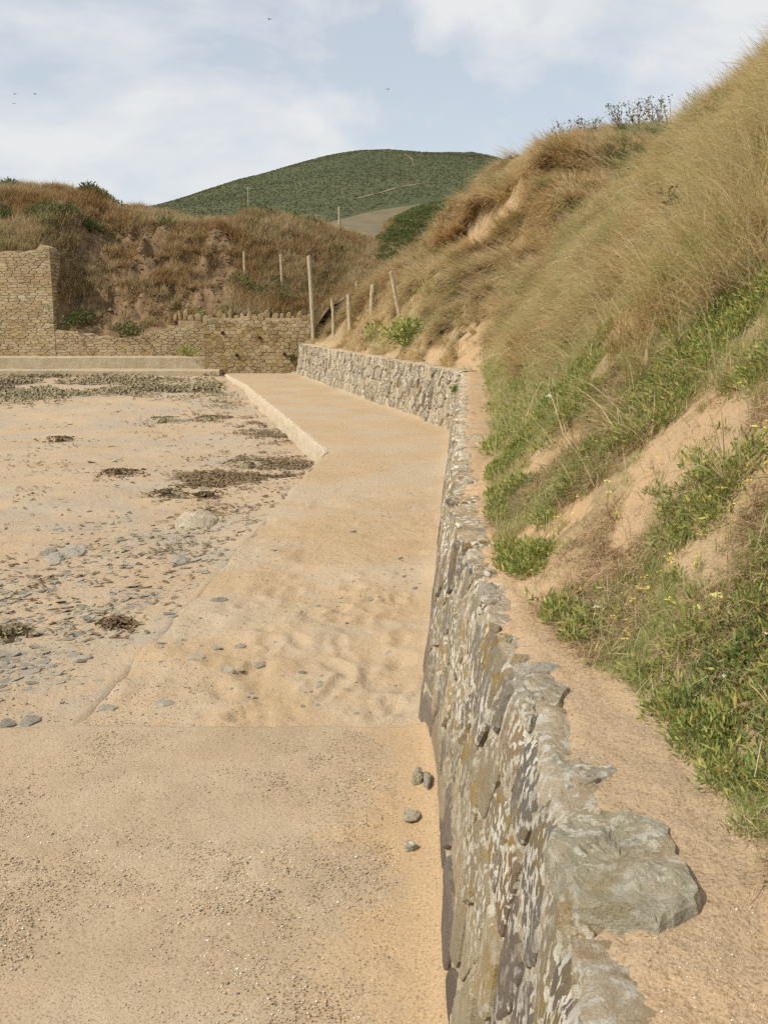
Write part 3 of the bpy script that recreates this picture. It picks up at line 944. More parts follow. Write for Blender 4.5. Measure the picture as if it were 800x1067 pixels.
CAPS = [([(568, 872), (598, 842), (640, 846), (694, 850), (712, 890), (730, 938), (692, 964), (650, 955), (606, 942), (582, 905)], 0.884, 0.05, 0.35, 0.016),
        ([(575, 786), (612, 784), (646, 800), (632, 812), (592, 826), (580, 812)], 0.874, 0.03, 0.7, 0.01),
        ([(534, 706), (565, 702), (596, 716), (574, 738), (548, 748), (538, 728)], 0.874, 0.03, 0.9, 0.01),
        ([(533, 692), (560, 690), (586, 696), (584, 700), (540, 702)], 0.872, 0.02, 0.8, 0.006),
        ([(497, 606), (510, 608), (524, 625), (508, 628)], 0.868, 0.02, 0.95, 0.006)]
for outl, zc, th, rr, rg in CAPS:
    W = [on_plane(px, py, zc)[:2] for px, py in outl]
    slab_rock('capstone', W, zc, th, M['cap_rock'], wall, rr, rg * .8, 0.006, (0, 0), 3)
for k in range(16):                         # small rubble bedded in the rim
    Yk = 0.95 + 2.6 * (k + random.random()) / 16
    xk = float(w_top(Yk)) + random.uniform(0.005, 0.06)
    L, Wd = random.uniform(.018, .04), random.uniform(.03, .07)
    outl = [(xk + math.cos(a) * L * random.uniform(.65, 1.15), Yk + math.sin(a) * Wd * random.uniform(.65, 1.15)) for a in np.linspace(0, 2 * pi, 7)[:-1]]
    slab_rock('capstone', outl, 0.858 + random.uniform(0, .005), 0.03, M['slate_wall'], wall, random.uniform(0, .9), 0.006, 0.004)
for k in range(42):                         # thin slates bedded along the wall top further on
    Yk = 3.0 + 11.0 * ((k + random.random()) / 42) ** 1.25
    xk = float(w_top(Yk)) + random.uniform(0.04, 0.16)
    L, Wd = random.uniform(.05, .12), random.uniform(.07, .22)
    outl = [(xk + math.cos(a) * L * random.uniform(.7, 1.1), Yk + math.sin(a) * Wd * random.uniform(.7, 1.1)) for a in np.linspace(0, 2 * pi, 8)[:-1]]
    slab_rock('capstone', outl, 0.858 + random.uniform(0, .007), 0.02, M['slate_wall'], wall, random.uniform(0, .9), 0.005, 0.004)

# --- far stretch of the wall, turning left
wall2 = world_root(tag(empty('slate_wall', (-0.7, 21.3, 0)), 'far stretch of upright slate wall angling left behind the end of the path', 'wall'))
D2 = W2B - W2A
L2 = float(np.hypot(*D2))
T2 = D2 / L2
N2 = np.array([-abs(T2[1]), -abs(T2[0])])          # towards the path
def far_face(u, h, out):
    p = W2A + T2 * u - N2 * (h * 0.10) + N2 * out
    return np.array([p[0], p[1], h])
us, hs2 = np.linspace(-0.06, L2, 300), np.linspace(-0.2, 0.86, 26)
V = []
for u in us:
    row = [far_face(u, h, 0) for h in hs2] + [far_face(u, 0.86, -d) + np.array([0, 0, z]) for d, z in ((0.05, .015), (0.16, 0.02), (0.26, 0.01), (0.32, -0.15))]
    V.append(row)
V = np.array(V)
n1 = fbm(V[..., 1] * 5, V[..., 2] * 6, 2.0, 4)
V[..., 0] += 0.012 * n1
V[..., 2] += 0.014 * (np.arange(V.shape[1]) >= 24)[None, :] * fbm(V[..., 1] * 3, V[..., 0] * 3, 4, 3)
link('mortar', mesh_from('mortar', V.reshape(-1, 3), grid_faces(*V.shape[:2]), M['mortar_far'], None, True), wall2)
cells = voronoi(seeds_jit(0, L2, 0.0, 0.87, 0.165, 0.22, 0.4), 0.0, L2, -0.05, 0.86, 0.013)
build_stones(cells, far_face, (0.015, 0.04), M['slate_far'], wall2, 300, key=lambda c: c[0])

# --- coursed walls at the back
def rubble(u0, u1, v0, v1, du, dv, top=None, gap=0.0035):
    k = dv / du
    cl = voronoi([(a * k, b) for a, b in seeds_jit(u0, u1, v0, v1, du, dv, 0.42, 0.2)], u0 * k, u1 * k, v0, v1, gap)
    out = []
    for p in cl:
        p = [(a / k, b) for a, b in p]
        c = np.mean(np.array(p), 0)
        if top is None or c[1] < top(c[0]) - 0.02: out.append(p)
    return out

def block(name, x0, x1, y0, y1, z0, ztop, mat, parent, seg=0.12, rough=0.015):
    """rough masonry body with a ragged top: ztop(x) gives its height"""
    xs = np.linspace(x0, x1, max(3, int((x1 - x0) / seg)))
    zs = np.linspace(0, 1, 16)
    ring = []
    for x in xs:
        zt = ztop(x)
        r = [(x, y0, z0 + (zt - z0) * k) for k in zs] + [(x, (y0 * 2 + y1) / 3, zt + .01), (x, (y0 + 2 * y1) / 3, zt), (x, y1, zt - 0.02), (x, y1, z0)]
        ring.append(r)
    V = np.array(ring)
    nr, ncc = V.shape[:2]
    n = fbm(V[..., 0] * 4, V[..., 2] * 5, V[..., 1] * 4, 4)
    V[..., 1] += rough * n
    V[..., 2] += rough * 0.6 * (np.arange(ncc) > 0)[None, :] * fbm(V[..., 0] * 5, V[..., 1] * 5, 3, 3)
    f = [tuple(q) for q in grid_faces(nr, ncc)]
    f.append(tuple(range(ncc))[::-1])
    f.append(tuple((nr - 1) * ncc + i for i in range(ncc)))
    return link(name, mesh_from(name, V.reshape(-1, 3), f, mat), parent)

def yface(Y0, lean=0.03):
    return lambda u, v, out: np.array([u, Y0 - out + v * lean, v])

# tall wall at the left
TW0, TW1 = -18.0, -9.78
tall = world_root(tag(empty('tall_stone_wall', (-11.5, 30.1, 0.4)), 'tall buff rubble stone wall with a broken right end at the left edge', 'wall'))
tall_top = lambda x: 3.50 + 0.07 * float(vnoise(x * 3, 1.0)) + (0.12 if x > -10.05 else 0)
block('core', TW0, TW1, 30.12, 30.9, 0.3, tall_top, M['mortar_gold'], tall)
cells = rubble(TW0, TW1 + 0.02, 0.42, 3.62, 0.27, 0.078, tall_top)
build_stones(cells, yface(30.10, 0.0), (0.002, 0.015), M['rubble'], tall, 300, key=lambda c: 0 if c[0] > -11.75 else 1, bevel=0.88)
# return face at its broken end
def ret_face(u, v, out):
    return np.array([TW1 + 0.02 + out, u, v])
build_stones(rubble(30.12, 30.9, 0.9, 3.5, 0.25, 0.1), ret_face, (0.02, 0.06), M['rubble_dark'], tall, 100, name='end_stone')
# lower wall continuing to the right, buried by the slump
low_top = lin([(-9.9, 1.30), (-9.2, 1.18), (-8.4, 1.05), (-7.8, .98), (-7.2, 1.08), (-6.4, 1.28), (-5.8, 1.36), (-5.2, 1.38)])
low = world_root(tag(empty('low_stone_wall', (-7.5, 30.1, 0.4)), 'low buff rubble wall half buried under the slumped earth bank', 'wall'))
lt = lambda x: float(low_top(x)) + 0.03 * float(vnoise(x * 4, 7))
block('core', TW1 + 0.005, -5.22, 30.13, 30.7, 0.3, lt, M['mortar_gold'], low)
cells = rubble(TW1 + 0.03, -5.22, 0.42, 1.5, 0.27, 0.078, lambda x: lt(x) + 0.02)
build_stones(cells, yface(30.11, 0.0), (0.002, 0.015), M['rubble'], low, 300, bevel=0.88)

# wall with upright coping stones
CW0, CW1, CWY = -5.2, -2.12, 29.2
cock = world_root(tag(empty('coped_stone_wall', (-3.6, 29.2, 0)), 'brown rubble wall topped by a row of upright coping stones at the path end', 'wall'))
ct = lambda x: 1.58 + 0.02 * float(vnoise(x * 3, 2))
block('core', CW0, CW1, CWY + .02, CWY + 0.45, -0.2, ct, M['mortar_gold'], cock)
cells = rubble(CW0, CW1, -0.02, 1.62, 0.2, 0.105, ct)
build_stones(cells, yface(CWY, 0.0), (0.002, 0.018), M['rubble_dark'], cock, 300, bevel=0.88)
x = CW0 - 0.85
while x < CW1 - 0.05:
    wdt = random.uniform(0.08, 0.2)
    hgt = random.choice((random.uniform(0.04, 0.12), random.uniform(0.12, 0.27)))
    lean = random.uniform(-0.25, 0.55)
    poly = [(x, 1.50), (x + wdt, 1.50), (x + wdt + lean * hgt, 1.58 + hgt * .55), (x + wdt * .75 + lean * hgt, 1.58 + hgt), (x + wdt * .3 + lean * hgt, 1.58 + hgt * .97), (x + lean * hgt * .7, 1.58 + hgt * .6)]
    d0 = random.uniform(0.28, 0.4)
    v, f = stone_mesh(poly, lambda u, vv, out: np.array([u, CWY + 0.06 - out, vv + 0.0]), 0.03, depth=d0, bevel=0.8)
    f.append(tuple(range(len(poly)))[::-1])
    org = v.mean(0)
    link('coping_stone', mesh_from('coping_stone', v - org, f, M['rubble_dark'], {'rnd': np.full(len(v), random.random())}), cock, org)
    x += wdt + random.uniform(0.01, 0.09)
# the stub that carries the coping on to the left
block('core', CW0 - 0.9, CW0 - 0.003, CWY + 0.95, CWY + 1.35, 1.2, lambda x: 1.52, M['mortar_gold'], cock)
for px, py in ((232.6, 347), (271, 352), (247, 370), (296.6, 369)):       # weep holes
    c = at_y(px, py, CWY)
    a = np.linspace(0, 2 * pi, 13)[:-1]
    ro, ri = 0.05, 0.036
    v = np.concatenate([np.stack([np.cos(a) * r, np.full(12, yy), np.sin(a) * r], 1) for r, yy in ((ro, .02), (ro, -.06), (ri, -.062), (ri, .015))])
    f = [(k * 12 + i, k * 12 + (i + 1) % 12, (k + 1) * 12 + (i + 1) % 12, (k + 1) * 12 + i) for k in range(3) for i in range(12)] + [tuple(range(36, 48))]
    link('drain_pipe', mesh_from('drain_pipe', v, f, M['hole']), cock, c)

# concrete steps in front of the low wall
def step_block(name, x0, x1, y0, y1, z0, z1, mat, parent=None, nse=90):
    xs = np.linspace(x0, x1, nse)
    pr = [(y0, z0), (y0, z1 - .03), (y0 + .025, z1), ((y0 + y1) / 2, z1 + .005), (y1, z1)]
    V = np.array([[(x, y, z) for y, z in pr] for x in xs])
    V[..., 1] += 0.02 * fbm(V[..., 0] * 1.5, V[..., 2] * 6, 1, 4)
    V[..., 2] += 0.012 * fbm(V[..., 0] * 1.2, V[..., 1] * 3, 2, 4)
    f = [tuple(q) for q in grid_faces(nse, len(pr))]
    f += [tuple(range(len(pr)))[::-1], tuple((nse - 1) * len(pr) + i for i in range(len(pr)))]
    return link(name, mesh_from(name, V.reshape(-1, 3), f, mat), parent)
plinth = world_root(tag(empty('concrete_plinth', (-9, 29.4, 0)), 'low stepped concrete ledge along the foot of the buff stone walls', 'ledge'))
step_block('upper_step', -18, -5.23, 29.45, 30.16, -0.3, 0.46, M['concrete'], plinth)
step_block('lower_step', -18, -4.7, 28.7, 29.44, -0.4, 0.12, M['concrete'], plinth)

# ------------------------------------------------------------------ vegetation prototypes
def ribbon_tuft(nb, lmin, lmax, wid, lean, curl, radius, bias=0.0, segs=4, seed=0, spread=pi):
    g = np.random.default_rng(seed)
    V, Fc, R = [], [], []
    n = 0
    for b in range(nb):
        L = g.uniform(lmin, lmax)
        az = g.normal(0, spread / 2.2) if bias else g.uniform(-pi, pi)
        th0 = abs(g.normal(lean, 0.22))
        cu = g.normal(curl, curl * 0.45)
        rr = radius * math.sqrt(g.random())
        ra = g.uniform(0, 2 * pi)
        p = np.array([rr * cos(ra), rr * sin(ra), -0.02])
        wob = g.normal(0, 0.25)
        w0 = wid * g.uniform(0.6, 1.25)
        for s in range(segs + 1):
            k = s / segs
            a = az + wob * k
            th = th0 + cu * k
            d = np.array([sin(th) * cos(a), sin(th) * sin(a), cos(th)])
            side = np.array([-sin(a), cos(a), 0]) * w0 * (1 - k) ** 0.6 * 0.5
            if s == segs:
                V.append(p)
            else:
                V += [p - side, p + side]
            p = p + d * (L / segs)
        for s in range(segs - 1):
            i = n + 2 * s
            Fc.append((i, i + 1, i + 3, i + 2))
        i = n + 2 * (segs - 1)
        Fc.append((i, i + 1, i + 2))
        R += [g.random()] * (2 * segs + 1)
        n += 2 * segs + 1
    return np.array(V), Fc, np.array(R)

def leaf_tuft(nl, radius, height, ll, lw, seed=0, upright=0.5, flat=False):
    g = np.random.default_rng(seed)
    V, Fc, R = [], [], []
    n = 0
    for b in range(nl):
        a = g.uniform(0, 2 * pi)
        rr = radius * g.random() ** 0.6
        hh = height * g.uniform(0.1, 1) * (1 - 0.55 * (rr / radius) ** 2)
        p = np.array([rr * cos(a), rr * sin(a), hh])
        d = np.array([cos(a) * g.uniform(.2, 1), sin(a) * g.uniform(.2, 1), upright * g.uniform(.3, 1.6)]) + g.normal(0, .35, 3)
        d /= np.linalg.norm(d)
        s = np.cross(d, g.normal(0, 1, 3))
        s /= np.linalg.norm(s)
        L, W = ll * g.uniform(.6, 1.3), lw * g.uniform(.7, 1.2)
        nrm = np.cross(d, s)
        V += [p, p + d * L * .5 + s * W * .5 + nrm * W * .15, p + d * L, p + d * L * .5 - s * W * .5 + nrm * W * .15]
        Fc += [(n, n + 1, n + 2), (n, n + 2, n + 3)]
        R += [g.random()] * 4
        n += 4
    return np.array(V), Fc, np.array(R)

def proto_collection(name, meshes):
    c = bpy.data.collections.new(name)
    for i, me in enumerate(meshes):
        c.objects.link(bpy.data.objects.new('%s_%02d' % (name, i), me))
    return c

def tufts(name, mat, gen, count=6):
    out = []
    for k in range(count):
        v, f, r = gen(k)
        out.append(mesh_from(name, v, f, mat, {'rnd': r}))
    return proto_collection(name, out)

P_MARRAM = tufts('marram', M['grass_dry'], lambda k: ribbon_tuft(34, .18, .50, .0078, .9, .85, .05, 1, 4, 100 + k, 1.1))
P_MARRAM_FINE = tufts('marram_fine', M['grass_dry'], lambda k: ribbon_tuft(30, .12, .36, .0040, .65, 1.1, .035, 1, 5, 140 + k, 2.0))
P_MARRAM_FAR = tufts('marram_far', M['grass_second'], lambda k: ribbon_tuft(44, .28, .80, .0165, 1.1, .8, .12, 1, 4, 200 + k, .6))
P_MIX = tufts('mixed', M['grass_mix'], lambda k: ribbon_tuft(24, .05, .14, .0024, .5, 1.0, .035, 0, 4, 300 + k))
P_BANK = tufts('bankgrass', M['grass_far'], lambda k: ribbon_tuft(40, .15, .42, .014, .55, 1.0, .16, 0, 3, 400 + k))
P_LEAF = tufts('samphire', M['leaf_green'], lambda k: leaf_tuft(46, .042, .04, .024, .0055, 500 + k, 0.9))
P_LEAF_MID = tufts('samphire_mid', M['leaf_green'], lambda k: leaf_tuft(80, .10, .085, .034, .009, 540 + k, 0.9))
M['bramble'] = m_grass('bramble_leaf', [(0.0, (0.11, 0.145, 0.045)), (0.5, (0.17, 0.205, 0.07)), (0.9, (0.25, 0.26, 0.10)), (1.0, (0.34, 0.28, 0.13))], (0.14, 0.175, 0.06), 0.5, 2.0, 0.25)
P_IVY = tufts('ivy', M['bramble'], lambda k: leaf_tuft(130, .26, .10, .06, .03, 600 + k, 0.5))
P_SCRUB = tufts('scrub', M['leaf_dark'], lambda k: leaf_tuft(80, .30, .42, .12, .045, 640 + k, 0.9))
P_ROOT = tufts('roots', M['root'], lambda k: ribbon_tuft(26, .04, .10, .0022, 1.0, 1.2, .04, 0, 4, 700 + k))

def gn_scatter(name, pts, rot, scl, coll, idx, label=None, cat=None):
    me = bpy.data.meshes.new(name)
    me.vertices.add(len(pts))
    me.vertices.foreach_set('co', np.asarray(pts, np.float32).ravel())
    a = me.attributes.new('rot', 'FLOAT_VECTOR', 'POINT'); a.data.foreach_set('vector', np.asarray(rot, np.float32).ravel())
    a = me.attributes.new('scl', 'FLOAT', 'POINT'); a.data.foreach_set('value', np.asarray(scl, np.float32))
    a = me.attributes.new('idx', 'INT', 'POINT'); a.data.foreach_set('value', np.asarray(idx, np.int32))
    me.update()
    o = link(name, me)
    ng = bpy.data.node_groups.new(name, 'GeometryNodeTree')
    ng.interface.new_socket('Geometry', in_out='INPUT', socket_type='NodeSocketGeometry')
    ng.interface.new_socket('Geometry', in_out='OUTPUT', socket_type='NodeSocketGeometry')
    N = ng.nodes
    gi, go = N.new('NodeGroupInput'), N.new('NodeGroupOutput')
    iop = N.new('GeometryNodeInstanceOnPoints')
    ci = N.new('GeometryNodeCollectionInfo')
    ci.inputs['Collection'].default_value = coll
    ci.inputs['Separate Children'].default_value = True
    ci.inputs['Reset Children'].default_value = True
    def na(nm, dt):
        q = N.new('GeometryNodeInputNamedAttribute'); q.data_type = dt; q.inputs['Name'].default_value = nm
        return q.outputs['Attribute']
    Lk = ng.links
    Lk.new(gi.outputs[0], iop.inputs['Points'])
    Lk.new(ci.outputs[0], iop.inputs['Instance'])
    iop.inputs['Pick Instance'].default_value = True
    Lk.new(na('idx', 'INT'), iop.inputs['Instance Index'])
    e2r = N.new('FunctionNodeEulerToRotation')
    Lk.new(na('rot', 'FLOAT_VECTOR'), e2r.inputs[0])
    Lk.new(e2r.outputs[0], iop.inputs['Rotation'])
    Lk.new(na('scl', 'FLOAT'), iop.inputs['Scale'])
    Lk.new(iop.outputs[0], go.inputs[0])
    md = o.modifiers.new('scatter', 'NODES')
    md.node_group = ng
    return tag(o, label, cat, kind='stuff')

def surf_pts(zf, x, y):
    return np.stack([x, y, zf(x, y)], 1)

def rots(n, az, jz=0.5, tilt=0.15):
    return np.stack([RNG.normal(0, tilt, n), RNG.normal(0, tilt, n), az + RNG.normal(0, jz, n)], 1)

def cull(p, margin=200):
    px, py = project(p[:, 0], p[:, 1], p[:, 2])
    return px, py, (px > -margin) & (px < 800 + margin) & (py < 1067 + margin * 3) & (p[:, 1] > -0.2)

GREENLINE = lin([(480, 400), (510, 392), (560, 392), (620, 400), (650, 372), (690, 335), (740, 330), (800, 300), (1000, 250)])

def sample_front(n, ymin, ymax, tmax=6.0, tmin=0.0):
    y = RNG.uniform(ymin, ymax, n)
    t = tmin + (tmax - tmin) * RNG.random(n)
    return toe(y) + t, y

# marram on the front dune
def marram(n, ymin, ymax, coll, smin, smax, tmax, name, label):
    x, y = sample_front(n, ymin, ymax, tmax, 0.25)
    p = surf_pts(z_front, x, y)
    px, py, ok = cull(p)
    g = py < GREENLINE(px) + 26 * fbm(x * 2.5, y * 2.5, 4, 3)
    low = RNG.random(n) < 0.10
    keep = ok & (g | low)
    for s in SAND: keep &= ~in_poly(px, py, s)
    dens = 0.12 + 0.95 * sstep(-.35, .5, fbm(x * 3.2, y * 3.2, 12, 3)) * (.6 + .5 * sstep(-.5, .5, fbm(x * .8, y * .8, 15, 2)))
    keep &= RNG.random(n) < dens
    p = p[keep]; k = len(p)
    az = pi + 0.22 + 0.35 * vnoise(p[:, 0] * .8, p[:, 1] * .8, 3)
    sc = RNG.uniform(smin, smax, k) * (0.75 + 0.45 * sstep(-.6, .6, fbm(p[:, 0] * 1.1, p[:, 1] * 1.1, 30, 3)))
    p[:, 2] -= 0.01
    gn_scatter(name, p, rots(k, az, .45, .12), sc, coll, RNG.integers(0, 6, k), label, 'grass')
    return k
cnt = {}
cnt['m1'] = marram(9000, 1.0, 5.5, P_MARRAM_FINE, .7, 1.25, 4.0, 'dune_grass', 'nearest dry marram grass on the dune slope at right')
cnt['m2'] = marram(15000, 5.5, 15.6, P_MARRAM, .8, 1.35, 5.6, 'dune_grass', 'straw coloured marram grass covering the upper front dune')

# green ground cover on the lower slope
def cover(n, ymin, ymax, tmax, coll, smin, smax, thr, name, label, cat, seedz, az0=None, above=0.04, noise_s=3.0, bare_at=None):
    x, y = sample_front(n, ymin, ymax, tmax, -0.02)
    p = surf_pts(z_front, x, y)
    px, py, ok = cull(p)
    keep = ok & (py > GREENLINE(px) - 30 + 40 * fbm(x * 3, y * 3, 6, 3))
    sand = np.zeros(n, bool)
    for s in (SAND if bare_at is None else bare_at): sand |= in_poly(px, py, s)
    sand &= fbm(x * 9, y * 9, 3, 2) < .55
    keep &= ~sand | (RNG.random(n) < 0.03)
    f = fbm(x * noise_s, y * noise_s, seedz, 3)
    keep &= f > thr + RNG.normal(0, .12, n)
    p = p[keep]; k = len(p)
    gn_scatter(name, p, rots(k, RNG.uniform(0, 2 * pi, k) if az0 is None else az0, .5, .25), RNG.uniform(smin, smax, k), coll, RNG.integers(0, 6, k), label, cat)
    return k
cnt['c1'] = cover(30000, 0.9, 5.0, 1.7, P_MIX, .25, .8, -.4, 'slope_grass', 'short mixed green and straw grass on the lower dune slope', 'grass', 21)
cnt['c2'] = cover(9000, 5.0, 14.3, 2.2, P_MIX, 1.0, 2.0, -.5, 'slope_grass', 'short green grass along the dune foot beyond the bare sand', 'grass', 22)
cnt['c3'] = cover(27000, 0.9, 5.0, 1.7, P_LEAF, .35, 1.15, -.06, 'samphire_cover', 'fleshy green samphire leaves carpeting the lower dune slope', 'plants', 23)
cnt['c4'] = cover(3500, 5.0, 14.3, 2.0, P_LEAF_MID, .5, 1.1, .1, 'samphire_cover', 'bright green leafy cover along the far dune foot', 'plants', 24, None, 0, 1.6)
cnt['c5'] = cover(9000, 0.9, 4.0, .6, P_ROOT, .5, 1.1, .0, 'root_mat', 'brown dead roots and thatch hanging at the eroded dune foot', 'roots', 25, None, .04, 4.0, SAND[:4])

# second dune
n = 17000
y = RNG.uniform(14.5, 29.5, n)
x = w2x(y) + 0.35 + 11 * RNG.random(n) ** 1.2
p = surf_pts(z_second, x, y)
px, py, ok = cull(p)
keep = ok & (p[:, 2] > z_front(p[:, 0], p[:, 1]) - 0.1 * 0 - 9 * (p[:, 1] > 20.9))
for s in SAND2: keep &= ~in_poly(px, py, s) | (RNG.random(n) < 0.04)
tt2 = x - w2x(y)
keep &= (tt2 > .5 + .15 * RNG.random(n)) | (RNG.random(n) < .12)
for bx, by in (on_height(424, 360, z_second, ymin=15)[:2], on_height(416, 328, z_second, ymin=15)[:2], on_height(388, 328, z_second, ymin=15)[:2], on_height(364, 346, z_second, ymin=15)[:2], on_height(348, 349, z_second, ymin=15)[:2]):
    keep &= (x - bx) ** 2 + ((y - by + .5) / 1.6) ** 2 > .55 ** 2
keep &= RNG.random(n) < 0.18 + 0.55 * sstep(-.25, .5, fbm(x * 1.5 + y * .4, y * 2.2, 41, 3))
p = p[keep]; k = len(p)
cnt['s'] = k
gn_scatter('dune_grass', p, rots(k, pi + .45 + .55 * vnoise(p[:, 0] * .7, p[:, 1] * .7, 6), .22, .08), RNG.uniform(.6, 1.0, k) * (.55 + .45 * sstep(.4, 2.0, p[:, 0] - w2x(p[:, 1]))) * (.75 + .5 * sstep(-.5, .6, fbm(p[:, 0] * .9 + p[:, 1] * .6, p[:, 1] * 1.7, 33, 3))), P_MARRAM_FAR, RNG.integers(0, 6, k),
           'long windswept straw grass draped over the second dune', 'grass')

P_SHORT = tufts('short_straw', M['grass_second'], lambda k: ribbon_tuft(34, .06, .22, .008, .6, 1.0, .10, 0, 3, 240 + k))
n = 11000
y = RNG.uniform(14.4, 29, n)
x = w2x(y) + 0.22 + 5.0 * RNG.random(n) ** 1.3
p = surf_pts(z_second, x, y)
px, py, ok = cull(p)
keep = ok.copy()
for s in SAND2: keep &= ~in_poly(px + 5 * fbm(x * 3, y * 3, 2, 2), py + 5 * fbm(x * 3, y * 3, 7, 2), s) | (RNG.random(n) < .06)
keep &= RNG.random(n) < .35 + .75 * fbm(x * 1.8, y * 1.8, 44, 3) + .25 * sstep(.3, .9, x - w2x(y))
p = p[keep]; k = len(p)
gn_scatter('dune_grass', p, rots(k, RNG.uniform(0, 6.3, k), .5, .25), RNG.uniform(.5, 1.2, k), P_SHORT, RNG.integers(0, 6, k), 'short patchy straw grass on the slope above the far slate wall', 'grass')

# bank of the far cliff
n = 19000
x = RNG.uniform(-18.5, 2, n)
y = RNG.uniform(29.6, 38, n)
p = surf_pts(z_cliff, x, y)
px, py, ok = cull(p)
keep = ok & ~((x < -5.2) & (y < 30.45))
slump = (x > -9.6) & (x < -4.6) & (y > 30.3) & (y < 33.5)
dens = np.where(slump, 0.22 + 0.9 * fbm(x * 1.1, y * 1.4, 51, 3), 0.85)
keep &= RNG.random(n) < dens
p = p[keep]; k = len(p)
cnt['b'] = k
gn_scatter('bank_grass', p, rots(k, RNG.uniform(0, 2 * pi, k), .5, .15), RNG.uniform(.6, 1.3, k), P_BANK, RNG.integers(0, 6, k), 'brown tussocky grass on the far cliff bank behind the walls', 'grass')
# scrub patches on the cliff
n = 6200
x = RNG.uniform(-18.5, 2, n); y = RNG.uniform(30.4, 37, n)
p = surf_pts(z_cliff, x, y)
px, py, ok = cull(p)
f = fbm(x * .7, y * .7, 61, 3)
g = (f > .75) | ((px > 85) & (px < 140) & (py < 222) & (f > -.3)) | ((px > 262) & (px < 400) & (py < 270) & (f > .45))
keep = ok & g & ~((x > -9.4) & (x < -5) & (y < 33)) & (RNG.random(n) < .6)
p = p[keep]; k = len(p)
cnt['sc'] = k
gn_scatter('scrub', p, rots(k, RNG.uniform(0, 2 * pi, k), .5, .15), RNG.uniform(.5, 1.0, k), P_SCRUB, RNG.integers(0, 6, k), 'dark green low scrub growing among the cliff top grass', 'scrub')

# ivy green bank and its brown grass
n = 9000
x = RNG.uniform(-2.3, 6, n); y = RNG.uniform(29.8, 38, n)
p = surf_pts(z_bank, x, y)
px, py, ok = cull(p)
GB = [(394, 262), (400, 246), (412, 230), (430, 213), (450, 203), (476, 200), (484, 215), (462, 240), (436, 250), (420, 262), (404, 277)]
ing = in_poly(px + 4 * fbm(x * 2, y * 2, 5, 2), py, GB)
kg = ok & ing
gn_scatter('bramble_cover', p[kg], rots(kg.sum(), RNG.uniform(0, 6, kg.sum()), .5, .15), RNG.uniform(.45, .9, kg.sum()), P_IVY, RNG.integers(0, 6, kg.sum()), 'dark green bramble carpet over the rounded bank beyond the posts', 'brambles')
kb = ok & ~ing & (RNG.random(n) < .6)
gn_scatter('bank_grass', p[kb], rots(kb.sum(), RNG.uniform(0, 6, kb.sum()), .5, .15), RNG.uniform(.5, 1.0, kb.sum()), P_BANK, RNG.integers(0, 6, kb.sum()), 'thin brown grass around the bramble covered bank', 'grass')
# bright cover on the second dune's lower left side
n = 2600
y = RNG.uniform(15, 29, n)
x = w2x(y) + 0.3 + 4.5 * RNG.random(n)
p = surf_pts(z_second, x, y)
px, py, ok = cull(p)
G2 = [[(404, 366), (410, 340), (430, 322), (446, 318), (440, 345), (425, 362)], [(445, 345), (455, 300), (478, 280), (490, 290), (476, 322), (462, 340)],
      [(470, 280), (486, 262), (498, 262), (494, 285), (478, 294)], [(430, 310), (440, 295), (462, 282), (466, 298), (446, 312)]]
keep = np.zeros(n, bool)
for g in G2: keep |= in_poly(px, py, g)
keep &= ok & (RNG.random(n) < .8)
p = p[keep]; k = len(p)
cnt['g2'] = k
gn_scatter('green_cover', p, rots(k, RNG.uniform(0, 6, k), .5, .2), RNG.uniform(.8, 1.6, k), P_LEAF_MID, RNG.integers(0, 6, k), 'patches of bright leafy weeds on the lower second dune', 'plants')

P_VALLEY = tufts('valley', M['bramble'], lambda k: leaf_tuft(60, .34, .30, .10, .03, 660 + k, 0.9))
n = 7000
y = RNG.uniform(15, 27.5, n)
x = w2x(y) + 1.0 + 9 * RNG.random(n)
p = surf_pts(z_second, x, y)
px, py, ok = cull(p)
VS = [[(604, 208), (622, 178), (650, 160), (680, 150), (704, 128), (700, 150), (668, 176), (640, 200)], [(640, 132), (662, 122), (704, 122), (700, 146), (668, 150), (648, 146)]]
keep = np.zeros(n, bool)
for g in VS: keep |= in_poly(px, py, g)
keep &= ok & (fbm(x * 1.3, y * 1.3, 81, 3) > -.25 + RNG.normal(0, .15, n))
p = p[keep]; k = len(p)
cnt['vs'] = k
gn_scatter('valley_scrub', p, rots(k, RNG.uniform(0, 6, k), .5, .2), RNG.uniform(.4, .85, k), P_VALLEY, RNG.integers(0, 6, k), 'dark green scrub in the hollow between the two dunes', 'scrub')
P_LIP = tufts('turf_lip', M['root'], lambda k: ribbon_tuft(40, .15, .40, .012, 1.0, 1.3, .12, 1, 4, 760 + k, 1.6))
n = 3000
y = RNG.uniform(20, 28, n)
x = w2x(y) + 2.4 + 3 * RNG.random(n)
p = surf_pts(z_second, x, y)
px, py, ok = cull(p)
keep = ok & in_poly(px, py, [(452, 262), (452, 248), (464, 226), (478, 206), (498, 198), (524, 204), (502, 214), (490, 232), (478, 252), (464, 264)])
p = p[keep]; k = len(p)
cnt['lip'] = k
gn_scatter('turf_lip', p, rots(k, pi + .4, .5, .2), RNG.uniform(.6, 1.1, k), P_LIP, RNG.integers(0, 6, k), 'reddish brown overhanging turf at the left end of the second dune', 'turf')

